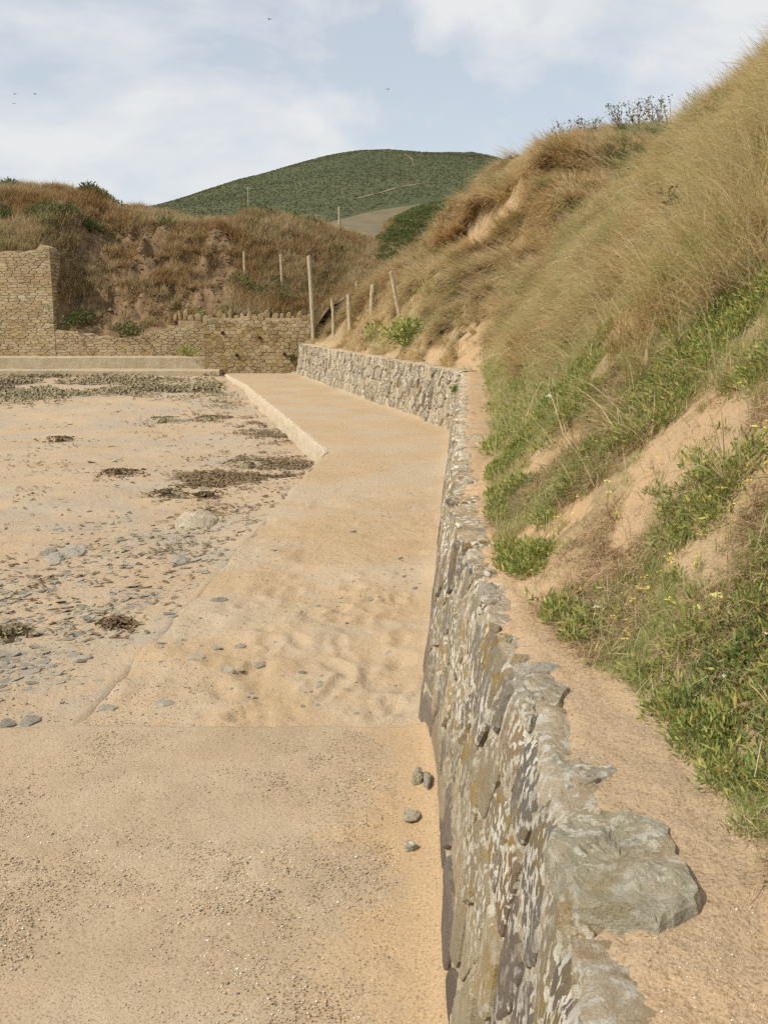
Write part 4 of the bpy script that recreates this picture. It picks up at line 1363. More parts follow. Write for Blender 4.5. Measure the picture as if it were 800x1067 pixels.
# gorse on the hill
def blob(seed):
    g = np.random.default_rng(seed)
    n = 60
    i = np.arange(n) + .5
    ph = np.arccos(1 - i / n)
    th = pi * (1 + 5 ** .5) * i
    V, Fc, R = [], [], []
    for q in range(n):
        d = np.array([cos(th[q]) * sin(ph[q]), sin(th[q]) * sin(ph[q]), cos(ph[q]) * .75])
        c = d * g.uniform(.75, 1.1)
        s = g.normal(0, .32, (3, 3))
        V += [c + s[0], c + s[1], c + s[2]]
        Fc.append((3 * q, 3 * q + 1, 3 * q + 2))
        R += [g.random()] * 3
    return np.array(V), Fc, np.array(R)
P_GORSE = tufts('gorse_clump', M['gorse'], lambda k: blob(900 + k))
n = 40000
x = RNG.uniform(-240, 200, n); y = RNG.uniform(420, 708, n)
f = fbm(x * .02, y * .02, 71, 4)
keep = (f > -.6) | (RNG.random(n) < .6)
keep &= y > np.interp(400 + F * x / y, [285, 320, 360, 400, 440, 480, 575], [408, 417, 437, 458, 472, 480, 484]) + 3
p = surf_pts(z_hill, x, y)[keep]; k = len(p)
gn_scatter('gorse_scrub', p, rots(k, RNG.uniform(0, 6, k), .5, .1), RNG.uniform(.14, .42, k), P_GORSE, RNG.integers(0, 6, k), 'dark gorse scrub covering the distant rounded hill', 'scrub')

# ------------------------------------------------------------------ shapes on beach and path: pebbles, slates, wrack
def chip(cx, cy, cz, a, b, th, rot, tilt, rnd=random):
    n = rnd.randint(5, 7)
    ang = sorted(rnd.uniform(0, 2 * pi) for _ in range(n))
    ang = [2 * pi * (i + rnd.uniform(-.3, .3)) / n for i in range(n)]
    tx, ty = rnd.uniform(-tilt, tilt), rnd.uniform(-tilt, tilt)
    V = []
    for zz, s in ((-th * .6, 1.0), (th * .5, .97), (th * .5 + .15 * th, .6)):
        for an in ang:
            r = rnd.uniform(.85, 1.1)
            u, v = cos(an) * a * r * s, sin(an) * b * r * s
            x, y = u * cos(rot) - v * sin(rot), u * sin(rot) + v * cos(rot)
            V.append((cx + x, cy + y, cz + zz + x * tx + y * ty))
    f = []
    for k in range(2):
        for i in range(n):
            j = (i + 1) % n
            f.append((k * n + i, k * n + j, (k + 1) * n + j, (k + 1) * n + i))
    f.append(tuple(2 * n + i for i in range(n)))
    return V, f

def pebble(cx, cy, cz, r, flat, rnd=random):
    V = [(cx, cy, cz + r * flat)]
    a0 = rnd.uniform(0, 6)
    e = rnd.uniform(.6, 1)
    for i in range(5):
        a = a0 + i * 2 * pi / 5
        q = r * rnd.uniform(.75, 1.15)
        V.append((cx + q * cos(a), cy + q * e * sin(a), cz - r * flat * .1))
    V.append((cx, cy, cz - r * flat * .7))
    f = [(0, 1 + i, 1 + (i + 1) % 5) for i in range(5)] + [(6, 1 + (i + 1) % 5, 1 + i) for i in range(5)]
    return V, f

def strew(n, yfun, x0, x1, keepf, rfun, zf, hue, flat, name, label):
    """small closed pebbles, all in one mesh"""
    y = yfun(RNG.random(n))
    lo, hi = x0(y), x1(y)
    x = lo + (hi - lo) * RNG.random(n)
    k = keepf(x, y)
    x, y = x[k], y[k]
    m = len(x)
    r = rfun(m)
    z = zf(x, y) + r * .18
    a = RNG.uniform(0, 6.3, m)[:, None] + np.arange(5)[None, :] * 2 * pi / 5
    q = r[:, None] * RNG.uniform(.75, 1.15, (m, 5))
    e = RNG.uniform(.6, 1, m)[:, None]
    V = np.zeros((m, 7, 3))
    V[:, 0] = np.stack([x, y, z + r * flat], 1)
    V[:, 1:6, 0] = x[:, None] + q * np.cos(a)
    V[:, 1:6, 1] = y[:, None] + q * e * np.sin(a)
    V[:, 1:6, 2] = (z - r * flat * .1)[:, None]
    V[:, 6] = np.stack([x, y, z - r * flat * .7], 1)
    f0 = np.array([(0, 1 + i, 1 + (i + 1) % 5) for i in range(5)] + [(6, 1 + (i + 1) % 5, 1 + i) for i in range(5)])
    Fc = (f0[None] + (np.arange(m) * 7)[:, None, None]).reshape(-1, 3)
    me = mesh_from(name, V.reshape(-1, 3), Fc, M['pebble'], {'rnd': np.repeat(hue(m), 7)})
    return tag(link(name, me), label, 'gravel', kind='stuff')

strew(62000, lambda u: 1.55 + (SLAB_Y - 1.6) * u ** .85, lambda y: -.62 * y - .15, lambda y: w_base(y) - .01,
      lambda x, y: (fbm(x * 1.5, y * 1.5, 3, 3) + RNG.uniform(-.6, .6, len(x)) > -.12) & ((x < w_base(y) - .13) | (RNG.random(len(x)) < .2)),
      lambda m: RNG.uniform(.0015, .0038, m) * np.where(RNG.random(m) < .96, 1, 1.7), lambda x, y: SLAB_Z + .003 * fbm(x * 2, y * 2, 1, 4) + .001, lambda m: .14 + .86 * RNG.random(m), .6,
      'slab_gravel', 'fine pebbles and shell grit bedded in the concrete slab')
strew(9000, lambda u: 3.85 + 9 * u ** 1.7, lambda y: p_edge(y) + .02, lambda y: w_base(y) - .02,
      lambda x, y: fbm(x * 1.7, y * 1.2, 9, 3) + RNG.uniform(-.5, .5, len(x)) > .15,
      lambda m: RNG.uniform(.002, .0052, m) * np.where(RNG.random(m) < .95, 1, 1.9), z_path, lambda m: RNG.random(m) * .75, .55,
      'path_grit', 'small stones and grit strewn over the sandy path')
strew(14000, lambda u: .9 + 3.4 * u ** 1.2, lambda y: w_top(y) + .1, lambda y: toe(y) + .12,
      lambda x, y: fbm(x * 3, y * 3, 5, 3) + RNG.uniform(-.6, .6, len(x)) > 0.05,
      lambda m: RNG.uniform(.0007, .0018, m) * np.where(RNG.random(m) < .97, 1, 2), z_front, lambda m: .35 + .65 * RNG.random(m), .5,
      'shell_grit', 'pale shell grit on the sand along the top of the wall')
strew(9000, lambda u: 3.9 + 14 * u ** 1.8, lambda y: p_edge(y) - 4 - .3 * y, lambda y: p_edge(y) - .03,
      lambda x, y: fbm(x * 1.1, y * 1.1, 19, 3) + RNG.uniform(-.5, .5, len(x)) > .1,
      lambda m: RNG.uniform(.003, .008, m), z_beach, lambda m: RNG.random(m) * .7, .5,
      'beach_grit', 'fine dark grit and small pebbles on the beach sand')

def band(px, py, ax, ay, bx, by, w):
    t = np.clip(((px - ax) * (bx - ax) + (py - ay) * (by - ay)) / ((bx - ax) ** 2 + (by - ay) ** 2), 0, 1)
    return np.exp(-(np.hypot(px - ax - t * (bx - ax), py - ay - t * (by - ay)) / w) ** 2)

def plane_pts(px, py, z):
    u, v = (px - 400.0) / F, (533.5 - py) / F
    t = (z - CAMZ) / (-SP + v * CP)
    return u * t, (CP + v * SP) * t

# slate shingle on the beach
n = 110000
px, py = RNG.uniform(-160, 330, n), RNG.uniform(395, 770, n)
qx, qy = plane_pts(px, py, -.12)
dens = .03 + 1.5 * np.maximum.reduce([band(px, py, -160, 720, 120, 598, 22), band(px, py, 100, 600, 250, 545, 14), .75 * band(px, py, -20, 720, 130, 650, 28), .55 * band(px, py, 60, 570, 200, 560, 14), .5 * band(px, py, 100, 660, 220, 600, 16)]) * (.4 + 1.0 * np.maximum(0, fbm(qx * 2.2, qy * 2.2, 4, 3) + .15))
dens = dens + .10 * (py < 430)
k = np.nonzero((RNG.random(n) < dens) & (qx < p_edge(qy) - .03))[0][:6400]
zz = z_beach(qx[k], qy[k])
s = Soup()
for x, y, z in zip(qx[k], qy[k], zz):
    big = random.random()
    a = (.007 + .045 * big ** 7) * random.uniform(.7, 1.2)
    if y > 12: a *= 1.4
    V, f = chip(x, y, z + a * .03, a, a * random.uniform(.35, .75), a * random.uniform(.10, .2), random.gauss(.45, .6), .3)
    s.add(V, f, random.random() * .88)
tag(link('slate_shingle', s.mesh('slate_shingle', M['beach_slate'])), 'scattered grey slate shingle on the sandy beach', 'shingle', kind='stuff')

n = 6000
px, py = RNG.uniform(60, 460, n), RNG.uniform(480, 765, n)
qx, qy = plane_pts(px, py, 0.0)
dens = .012 + .22 * np.maximum(band(px, py, 340, 640, 420, 605, 18), .7 * band(px, py, 360, 560, 430, 520, 14)) + .06 * band(px, py, 180, 690, 330, 720, 30)
k = np.nonzero((RNG.random(n) < dens) & (qx > p_edge(qy) + .05) & (qx < w_base(qy) - .06))[0]
s = Soup()
for x, y, z in zip(qx[k], qy[k], z_path(qx[k], qy[k])):
    a = (.010 + .03 * random.random() ** 4) * random.uniform(.7, 1.2)
    V, f = chip(x, y, z + a * .04, a, a * random.uniform(.4, .8), a * random.uniform(.1, .2), random.uniform(0, 3), .3)
    s.add(V, f, random.random() * .8)
tag(link('slate_chips', s.mesh('slate_chips', M['beach_slate'])), 'small slate chips sunk in the sand of the path', 'shingle', kind='stuff')

# wrack: dried seaweed ribbons
def wrack(name, n, test, mat, label, size, yr, lift=.02):
    s = Soup()
    m = n * 40
    px, py = RNG.uniform(-160, 335, m), RNG.uniform(yr[0], yr[1], m)
    qx, qy = plane_pts(px, py, -.18)
    k = np.nonzero((RNG.random(m) < test(px, py, qx, qy)) & (qx < p_edge(qy) - .05))[0][:n]
    zz = z_beach(qx[k], qy[k])
    for x, y, z in zip(qx[k], qy[k], zz):
        L = size * random.uniform(.5, 1.6)
        a = random.uniform(0, 2 * pi)
        w = size * random.uniform(.10, .25)
        V = []
        cx, cy, cz = x, y, z + random.uniform(0, lift)
        for q in range(4):
            h = cz + random.uniform(0, lift) * (1 if q in (1, 2) else .3)
            nx, ny = -sin(a) * w, cos(a) * w
            V += [(cx - nx, cy - ny, h), (cx + nx, cy + ny, h + random.uniform(-.4, .4) * w)]
            cx += cos(a) * L / 3
            cy += sin(a) * L / 3
            a += random.uniform(-.7, .7)
        s.add(V, [(2 * q, 2 * q + 1, 2 * q + 3, 2 * q + 2) for q in range(3)], random.random())
    tag(link(name, s.mesh(name, mat)), label, 'seaweed', kind='stuff')
def t_brown(px, py, qx, qy):
    return np.maximum(0, fbm(qx * 2.2, qy * 1.6, 14, 4, .6) + .12) * np.maximum.reduce([band(px, py, 245, 425, 300, 470, 26), band(px, py, 205, 502, 310, 488, 17), .8 * band(px, py, 250, 455, 305, 450, 22), .35 * band(px, py, 150, 440, 260, 436, 12)])
wrack('seaweed_wrack', 3600, t_brown, M['weed_brown'], 'brown dried seaweed strewn beside the pale kerb of the path', .055, (410, 515))
def t_olive(px, py, qx, qy):
    return np.maximum(0, fbm(qx * .8, qy * .9, 24, 3) + .45) * (band(px, py, -170, 410, 60, 402, 9) + .8 * band(px, py, 60, 403, 225, 407, 6))
wrack('seaweed_wrack', 7600, t_olive, M['weed_olive'], 'grey green bank of dried seaweed below the far concrete ledge', .12, (390, 428), .07)
wrack('seaweed_scraps', 1500, lambda px, py, qx, qy: .02 + .22 * np.maximum(0, fbm(qx * 1.4, qy * 1.1, 28, 4, .6) - .1) + .10 * band(px, py, 200, 560, 320, 480, 26), M['weed_brown'], 'single dark seaweed scraps dotted over the open sand', .05, (425, 700), .012)

# named stones
def place_slate(name, px, py, wpx, hpx, mat, label, cat, zf, zpl, rnd, th=.012, rough=.004, rot=0.0, dome=.004, group=None):
    c = on_plane(px, py, zpl)
    z = float(zf(c[0], c[1]))
    c = on_plane(px, py, z)
    e = on_plane(px + wpx / 2, py, z)
    g = on_plane(px, py - hpx / 2, z)
    a, b = e[0] - c[0], abs(g[1] - c[1])
    rg = random.Random(int(px * 7 + py))
    n = 10 if th > .025 else rg.choice((5, 6, 7))
    out = []
    for i in range(n):
        an = 2 * pi * (i + rg.uniform(-.25, .25)) / n
        r = rg.uniform(.75, 1.2)
        out.append((c[0] + cos(an + rot) * a * r, c[1] + sin(an + rot) * b * r))
    return tag(slab_rock(name, out, z + th * .3, th, mat, None, rnd, rough, dome, (rg.uniform(-.08, .08), rg.uniform(-.08, .08))), label, cat, group)

place_slate('slate', 173, 733, 22, 7, M['beach_slate'], 'flat pale grey slate on the path nearest the slab edge, right of a twin', 'stone', z_path, 0, .55)
place_slate('slate', 113, 737, 26, 7, M['beach_slate'], 'flat grey slate lying on sand just above the slab, left of its twin', 'stone', z_path, 0, .5)
place_slate('slate', 203, 686, 20, 9, M['beach_slate'], 'broad grey slate half sunk in the path sand', 'stone', z_path, 0, .45)
place_slate('slate', 251, 674, 14, 5, M['beach_slate'], 'small rounded slate sitting proud on the path sand', 'stone', z_path, 0, .3, .014)
place_slate('slate', 228, 625, 20, 6, M['beach_slate'], 'dark diamond shaped slate near the left edge of the path', 'stone', z_path, 0, .05)
place_slate('slate', 336, 713, 12, 5, M['beach_slate'], 'little pale slate in the middle of the path sand', 'stone', z_path, 0, .6)
place_slate('slate', 270, 692, 14, 6, M['beach_slate'], 'grey slate flush with the path left of the footprints', 'stone', z_path, 0, .35)
place_slate('slate', 428, 849, 18, 16, M['beach_slate'], 'round pale slate on the slab close to the wall foot', 'stone', lambda x, y: SLAB_Z + .015, 0.02, .68, .006)
place_slate('slate', 32, 752, 26, 12, M['beach_slate'], 'blue grey slate on the sand at the left edge above the slab', 'stone', z_beach, 0, .2, .02)
place_slate('slate', 8, 755, 22, 12, M['beach_slate'], 'dark slate cut by the left picture edge above the slab', 'stone', z_beach, 0, .1, .02)
place_slate('pebble', 434, 808, 13, 12, M['cap_rock'], 'reddish brown pebble lying against the wall foot', 'stone', lambda x, y: SLAB_Z + .02, .03, .5, .03, .006, 0, .012)
place_slate('pebble', 445, 812, 9, 14, M['beach_slate'], 'grey pebble wedged between brown pebble and wall', 'stone', lambda x, y: SLAB_Z + .03, .03, .3, .025, .005, 0, .01)
place_slate('pebble', 428, 881, 16, 9, M['cap_rock'], 'flat brown pebble on the slab below the round pale slate', 'stone', lambda x, y: SLAB_Z + .015, .02, .1, .012, .004)
place_slate('rock', 204, 544, 54, 24, M['pale_rock'], 'large cream rock bedded in the beach sand', 'rock', z_beach, -.15, .8, .06, .03, 0, .03)
place_slate('rock', 68, 580, 36, 18, M['beach_slate'], 'grey white mottled rock among the slate shingle', 'rock', z_beach, -.12, .45, .05, .02, 0, .02)
place_slate('rock', 188, 587, 24, 12, M['beach_slate'], 'low dark grey rock on the shingle nearest the path edge', 'rock', z_beach, -.1, .35, .04, .012, 0, .02)
place_slate('rock', 50, 577, 20, 10, M['beach_slate'], 'small flat stone left of the mottled rock', 'rock', z_beach, -.1, .15, .03, .01, 0, .01)

def seaweed_clump(px, py, wpx, hpx, label, mat, seed):
    c = on_plane(px, py, -.15)
    z = float(z_beach(c[0], c[1]))
    c = on_plane(px, py, z)
    a = wpx / 2 / F * c[1]
    b = abs(on_plane(px, py - hpx / 2, z)[1] - c[1])
    hgt = hpx / F * c[1] * .45
    rg = random.Random(seed)
    root = tag(empty('seaweed_clump', (c[0], c[1], z)), label, 'seaweed')
    # low lumpy heap
    nr, na = 8, 26
    V = [(0, 0, hgt)]
    for r in range(1, nr + 1):
        for i in range(na):
            an = 2 * pi * i / na
            k = r / nr
            rr = k * (1 + .25 * float(vnoise(cos(an) * 2, sin(an) * 2, seed)))
            x, y = cos(an) * a * rr * .38, sin(an) * b * rr * .45
            V.append((x, y, hgt * (1 - k ** 2) * (1 + .6 * float(fbm(x * 12, y * 12, seed, 3))) - (0.02 if r == nr else 0)))
    f = [(0, 1 + i, 1 + (i + 1) % na) for i in range(na)]
    for r in range(nr - 1):
        for i in range(na):
            p0, p1 = 1 + r * na + i, 1 + r * na + (i + 1) % na
            f.append((p0, p0 + na, p1 + na, p1))
    link('heap', mesh_from('heap', V, f, mat, {'rnd': np.full(len(V), .5)}), root)
    s = Soup()
    for k in range(150):
        an, k2 = rg.uniform(0, 2 * pi), abs(rg.gauss(0, .55))
        x, y = cos(an) * a * k2 * 1.5 + a * .5 * float(vnoise(an * 1.5, seed)), sin(an) * b * k2 * 1.1
        h = max(0, hgt * (1 - (k2 * 1.6) ** 2)) + .004
        L, w, d = rg.uniform(.03, .10), rg.uniform(.003, .009), rg.uniform(0, 6.3)
        V2 = []
        for q in range(4):
            V2 += [(x - sin(d) * w, y + cos(d) * w, h + rg.uniform(0, .03)), (x + sin(d) * w, y - cos(d) * w, h + rg.uniform(0, .03))]
            x += cos(d) * L / 3; y += sin(d) * L / 3; d += rg.uniform(-.6, .6)
        s.add(V2, [(2 * q, 2 * q + 1, 2 * q + 3, 2 * q + 2) for q in range(3)], rg.random())
    link('fronds', s.mesh('fronds', mat), root)
    return root
seaweed_clump(122, 495, 34, 10, 'dark seaweed clump alone on the open sand', M['weed_brown'], 1)
seaweed_clump(174, 517, 32, 10, 'dark olive seaweed clump above the cream rock', M['weed_olive'], 2)
seaweed_clump(213, 518, 16, 6, 'small brown seaweed clump right of the olive one', M['weed_brown'], 3)
seaweed_clump(170, 439, 30, 8, 'grey green seaweed mound on the middle beach', M['weed_olive'], 4)
seaweed_clump(218, 438, 28, 8, 'flat olive seaweed mound left of the kerb wrack', M['weed_olive'], 5)
seaweed_clump(258, 486, 50, 12, 'long olive seaweed mound beside the corner of the path', M['weed_olive'], 6)
seaweed_clump(62, 459, 28, 6, 'thin dark seaweed clump at left on the upper beach', M['weed_brown'], 7)
seaweed_clump(122, 653, 20, 8, 'tangled brown seaweed among the slate shingle', M['weed_brown'], 8)
seaweed_clump(8, 663, 30, 12, 'olive seaweed heap at the left edge of the shingle', M['weed_olive'], 9)

# ------------------------------------------------------------------ fence posts
def post(px, ytop, ybot, wpx, zf, label, lean_px=0, group='weathered fence posts', Y=None, ymin=15):
    b = on_height(px, ybot, zf, ymin=ymin) if Y is None else at_y(px, ybot, Y)
    D = b[1]
    h = (ybot - ytop) / F * D * 1.0
    r = wpx / 2 / F * D * .82
    lx = -lean_px / F * D
    n, m = 9, 9
    V = []
    rg = random.Random(int(px * 13))
    for j in range(m):
        k = j / (m - 1)
        for i in range(n):
            an = 2 * pi * i / n
            rr = r * (1.06 - .12 * k) * rg.uniform(.93, 1.07)
            z = -0.35 + (h + .35) * k
            if j == m - 1: z += rr * cos(an) * .35
            V.append((cos(an) * rr + lx * max(0, z / h) + .3 * r * float(vnoise(k * 3, px)), sin(an) * rr, z))
    V.append((lx, 0, h + .01))
    f = [(j * n + i, j * n + (i + 1) % n, (j + 1) * n + (i + 1) % n, (j + 1) * n + i) for j in range(m - 1) for i in range(n)]
    f += [((m - 1) * n + i, (m - 1) * n + (i + 1) % n, m * n) for i in range(n)]
    return tag(link('fence_post', mesh_from('fence_post', V, f, M['wood'], {'rnd': np.full(len(V), .5)}), None, b), label, 'post', group)
post(326.5, 270, 352, 5.5, z_second, 'tallest grey fence post standing at the right end of the coped wall', 3.5, Y=28.9)
post(348, 313, 349, 4.5, z_second, 'thin short fence post next right of the tallest post', 1.5)
post(364.5, 308, 346, 6, z_second, 'stout fence post second right of the tallest post', 1.5)
post(388, 298, 328, 6.5, z_second, 'thick fence post left of the leaning one', 0)
post(416, 285, 328, 5, z_second, 'leaning fence post above the leafy green bush', 9)
post(255, 264, 296, 3.2, z_cliff, 'thin left fence post on the grassy bench behind the coped wall', 0, ymin=29.7)
post(294, 267, 302, 3.5, z_cliff, 'thin right fence post on the grassy bench behind the coped wall', 1, ymin=29.7)
post(371.5, 294, 301, 3.5, z_bank, 'short stub post on the bank beyond the fence', 0, ymin=28.4)
post(353.5, 217, 236, 3, z_cliff, 'distant post on the skyline before the brown field', 0, Y=37.0)

# far utility pole on the hill foot
b = at_y(259, 219, 300)
pol = tag(empty('utility_pole', b), 'faint thin utility pole in front of the hill foot', 'pole')
def cyl(r0, r1, h, n=8):
    V = [(cos(2 * pi * i / n) * r, sin(2 * pi * i / n) * r, z) for r, z in ((r0, -2), (r1, h)) for i in range(n)]
    return V, [(i, (i + 1) % n, n + (i + 1) % n, n + i) for i in range(n)] + [tuple(range(n, 2 * n))]
v, f = cyl(.16, .11, 6.6)
link('shaft', mesh_from('shaft', v, f, M['wood']), pol)
v = [(sx * .8, sy * .06, 6.1 + sz * .07) for sx in (-1, 1) for sy in (-1, 1) for sz in (-1, 1)]
link('crossarm', mesh_from('crossarm', v, [(0, 1, 3, 2), (4, 6, 7, 5), (0, 4, 5, 1), (2, 3, 7, 6), (0, 2, 6, 4), (1, 5, 7, 3)], M['wood']), pol)

# ------------------------------------------------------------------ single plants
def tube_path(pts, r, n=5):
    V, f = [], []
    for k, p in enumerate(pts):
        rr = r * (1 - .6 * k / max(1, len(pts) - 1))
        for i in range(n):
            a = 2 * pi * i / n
            V.append((p[0] + cos(a) * rr, p[1] + sin(a) * rr, p[2]))
    for k in range(len(pts) - 1):
        for i in range(n):
            f.append((k * n + i, k * n + (i + 1) % n, (k + 1) * n + (i + 1) % n, (k + 1) * n + i))
    f.append(tuple((len(pts) - 1) * n + i for i in range(n)))
    return V, f

def bush(name, base, radius, height, nl, ll, lw, mat, label, cat, seed, stems=7, flowers=0):
    g = np.random.default_rng(seed)
    root = tag(empty(name, base), label, cat)
    V, Fc, R = [], [], []
    lobes = [(g.normal(0, radius * .42), g.normal(0, radius * .42), height * g.uniform(.35, .75), radius * g.uniform(.35, .6)) for _ in range(9)]
    n = 0
    for b in range(nl):
        lx, ly, lz, lr = lobes[g.integers(0, 9)]
        d = g.normal(0, 1, 3); d /= np.linalg.norm(d)
        p = np.array([lx, ly, lz]) + d * lr * g.uniform(.55, 1.05) * np.array([1, 1, .8])
        if p[2] < 0.01: p[2] = g.uniform(.01, .08)
        q = d + g.normal(0, .5, 3) + np.array([0, 0, .3]); q /= np.linalg.norm(q)
        s = np.cross(q, g.normal(0, 1, 3)); s /= np.linalg.norm(s)
        L, W = ll * g.uniform(.6, 1.3), lw * g.uniform(.7, 1.2)
        V += [p, p + q * L * .5 + s * W * .5, p + q * L, p + q * L * .5 - s * W * .5]
        Fc += [(n, n + 1, n + 2), (n, n + 2, n + 3)]
        R += [g.random() * .95] * 4
        n += 4
    lo = link('foliage', mesh_from('foliage', V, Fc, mat, {'rnd': R}), root)
    s = Soup()
    for k in range(stems):
        lx, ly, lz, lr = lobes[k % 9]
        v, f = tube_path([(0, 0, -.05), (lx * .5, ly * .5, lz * .5), (lx, ly, lz)], radius * .03)
        s.add(v, f, .5)
    link('stems', s.mesh('stems', M['twig']), root)
    if flowers:
        s = Soup()
        for k in range(flowers):
            lx, ly, lz, lr = lobes[g.integers(0, 9)]
            d = g.normal(0, 1, 3); d[2] = abs(d[2]); d[1] = -abs(d[1]); d /= np.linalg.norm(d)
            p = np.array([lx, ly, lz]) + d * lr * 1.05
            v, f = pebble(p[0], p[1], p[2], ll * .16, .8)
            s.add(v, f, .5)
        link('blossom', s.mesh('blossom', M['flower']), root)
    return root
bush('leafy_bush', on_height(424, 360, z_second, ymin=15), .50, .42, 800, .085, .045, M['leaf_green'], 'bright green leafy bush with yellow dots below the leaning post', 'bush', 1, 8, 40)
b = at_y(80, 339, 30.3); bush('leafy_shrub', (b[0], 30.35, b[2] - .1), .52, .55, 500, .11, .05, M['leaf_dark'], 'dark green shrub in the corner beside the tall wall', 'shrub', 2)
b = at_y(132, 352, 30.1); bush('leafy_shrub', (b[0], 30.3, b[2] - .1), .5, .6, 520, .11, .05, M['leaf_dark'], 'dark green shrub hanging over the middle of the low wall', 'shrub', 3)
b = at_y(197, 380, 29.4); bush('weed_tuft', (b[0], 29.62, .46), .32, .3, 420, .07, .03, M['leaf_green'], 'bright green weed tuft on the concrete ledge', 'weed', 4)
b = at_y(205, 348, 29.0); bush('weed_tuft', (b[0], 29.9, 1.5), .2, .3, 220, .07, .03, M['leaf_green'], 'small green tuft growing among the coping stones', 'weed', 5)
b = at_y(304, 378, 29.1); bush('weed_tuft', (b[0], 29.12, b[2]), .14, .28, 160, .06, .03, M['leaf_dark'], 'dark weed at the foot of the coped wall beside the slate wall', 'weed', 6)
b = np.array([float(w_top(13.7)) - .06, 13.7, .52]); bush('weed_tuft', b, .07, .26, 160, .05, .02, M['leaf_green'], 'narrow green weed rooted in the wall corner', 'weed', 7)

# twiggy weeds on the skyline of the second dune
def tall_weed(px, py, hpx, label, seed, Y, n=7, leafy=True, base=None, group='weeds on the dune skyline', mat='leaf_dark'):
    g = random.Random(seed)
    if base is None:
        base = at_y(px, py, Y)
        base[2] = float(z_second(base[0:1], base[1:2])[0])
        hpx = hpx * 1.1 + 14
    Y = base[1]
    h = hpx / F * Y
    root = tag(empty('tall_weed', base), label, 'weed', group)
    s, lf = Soup(), Soup()
    for k in range(n):
        x = y = 0
        pts = [(0, 0, -.1)]
        dx, dy = g.uniform(-.6, .6), g.uniform(-.4, .4)
        for j in range(1, 5):
            pts.append((dx * h * j / 4 + g.uniform(-.03, .03), dy * h * j / 4, h * g.uniform(.8, 1.0) * j / 4))
            for q in range(6 if leafy else 2):
                p = pts[-1]
                a, L = g.uniform(0, 6.3), g.uniform(.03, .08)
                c = (p[0] + g.uniform(-.07, .07), p[1] + g.uniform(-.07, .07), p[2] + g.uniform(-.07, .05))
                lf.add([c, (c[0] + cos(a) * L, c[1] + sin(a) * L * .5, c[2] + g.uniform(-.02, .05)), (c[0] + cos(a + .9) * L * .7, c[1] + sin(a + .9) * L * .4, c[2] + g.uniform(0, .06))], [(0, 1, 2)], g.random())
        v, f = tube_path(pts, .010)
        s.add(v, f, .5)
    link('stems', s.mesh('stems', M['twig']), root)
    link('leaves', lf.mesh('leaves', M[mat]), root)
for k, (px, py, hh, lab) in enumerate([(588, 142, 14, 'small dark weed sprig at the left of the dune skyline'), (612, 136, 10, 'low twiggy weed on the dune skyline next to the left sprig'),
                                       (648, 130, 13, 'bushy dark weed in the middle of the dune skyline'), (664, 131, 16, 'leafy dark weed just right of the middle skyline weed'),
                                       (684, 134, 18, 'dense dark weed second from the right on the dune skyline'), (699, 136, 24, 'tallest dark weed at the right end of the dune skyline')]):
    tall_weed(px, py, hh, lab, 20 + k, 25.4, 9)

for k, (px, py, hh, lab) in enumerate([(710, 236, 34, 'tall dead brown dock stalk standing on the front dune'), (663, 274, 14, 'low cluster of dead brown flower heads on the front dune'),
                                       (642, 282, 12, 'small dead brown flower head left of the low cluster')]):
    tall_weed(px, py, hh, lab, 40 + k, 0, 3 if k != 1 else 7, True, on_height(px, py, z_front, ymin=1, ymax=20), 'dead flower stalks on the front dune', 'twig')

# samphire clumps, flower heads and dry stalks on the near slope
def samphire(px, py, r, label, seed):
    b = on_height(px, py, z_front)
    root = tag(empty('samphire_plant', b), label, 'plant')
    v, f, rn = leaf_tuft(110, r, r * .9, r * .5, r * .11, seed, .9)
    link('leaves', mesh_from('leaves', v, f, M['leaf_green'], {'rnd': rn * .9}), root)
    s = Soup()
    for k in range(7):
        a = k * .9
        vv, ff = tube_path([(0, 0, -.01), (cos(a) * r * .4, sin(a) * r * .4, r * .5)], r * .04)
        s.add(vv, ff, .5)
    link('stems', s.mesh('stems', M['stem']), root)
samphire(729, 490, .048, 'samphire clump alone in the middle of the bare sand chute', 31)
samphire(684, 518, .036, 'small samphire sprig low on the bare sand chute', 32)
samphire(712, 516, .03, 'tiny samphire sprig right of the low sprig on the sand chute', 33)
samphire(706, 606, .035, 'samphire rosette on the sandy patch above the root mat', 34)
samphire(736, 660, .06, 'large samphire clump with pale flower heads at right', 35)
samphire(795, 690, .06, 'samphire clump with a white flower cut by the right edge', 36)
samphire(586, 640, .05, 'samphire clump overhanging the ledge at the dune foot', 37)
samphire(775, 868, .03, 'lowest samphire sprig at the bottom right of the slope', 38)
samphire(722, 790, .032, 'yellow green samphire sprig at the dune toe', 39)

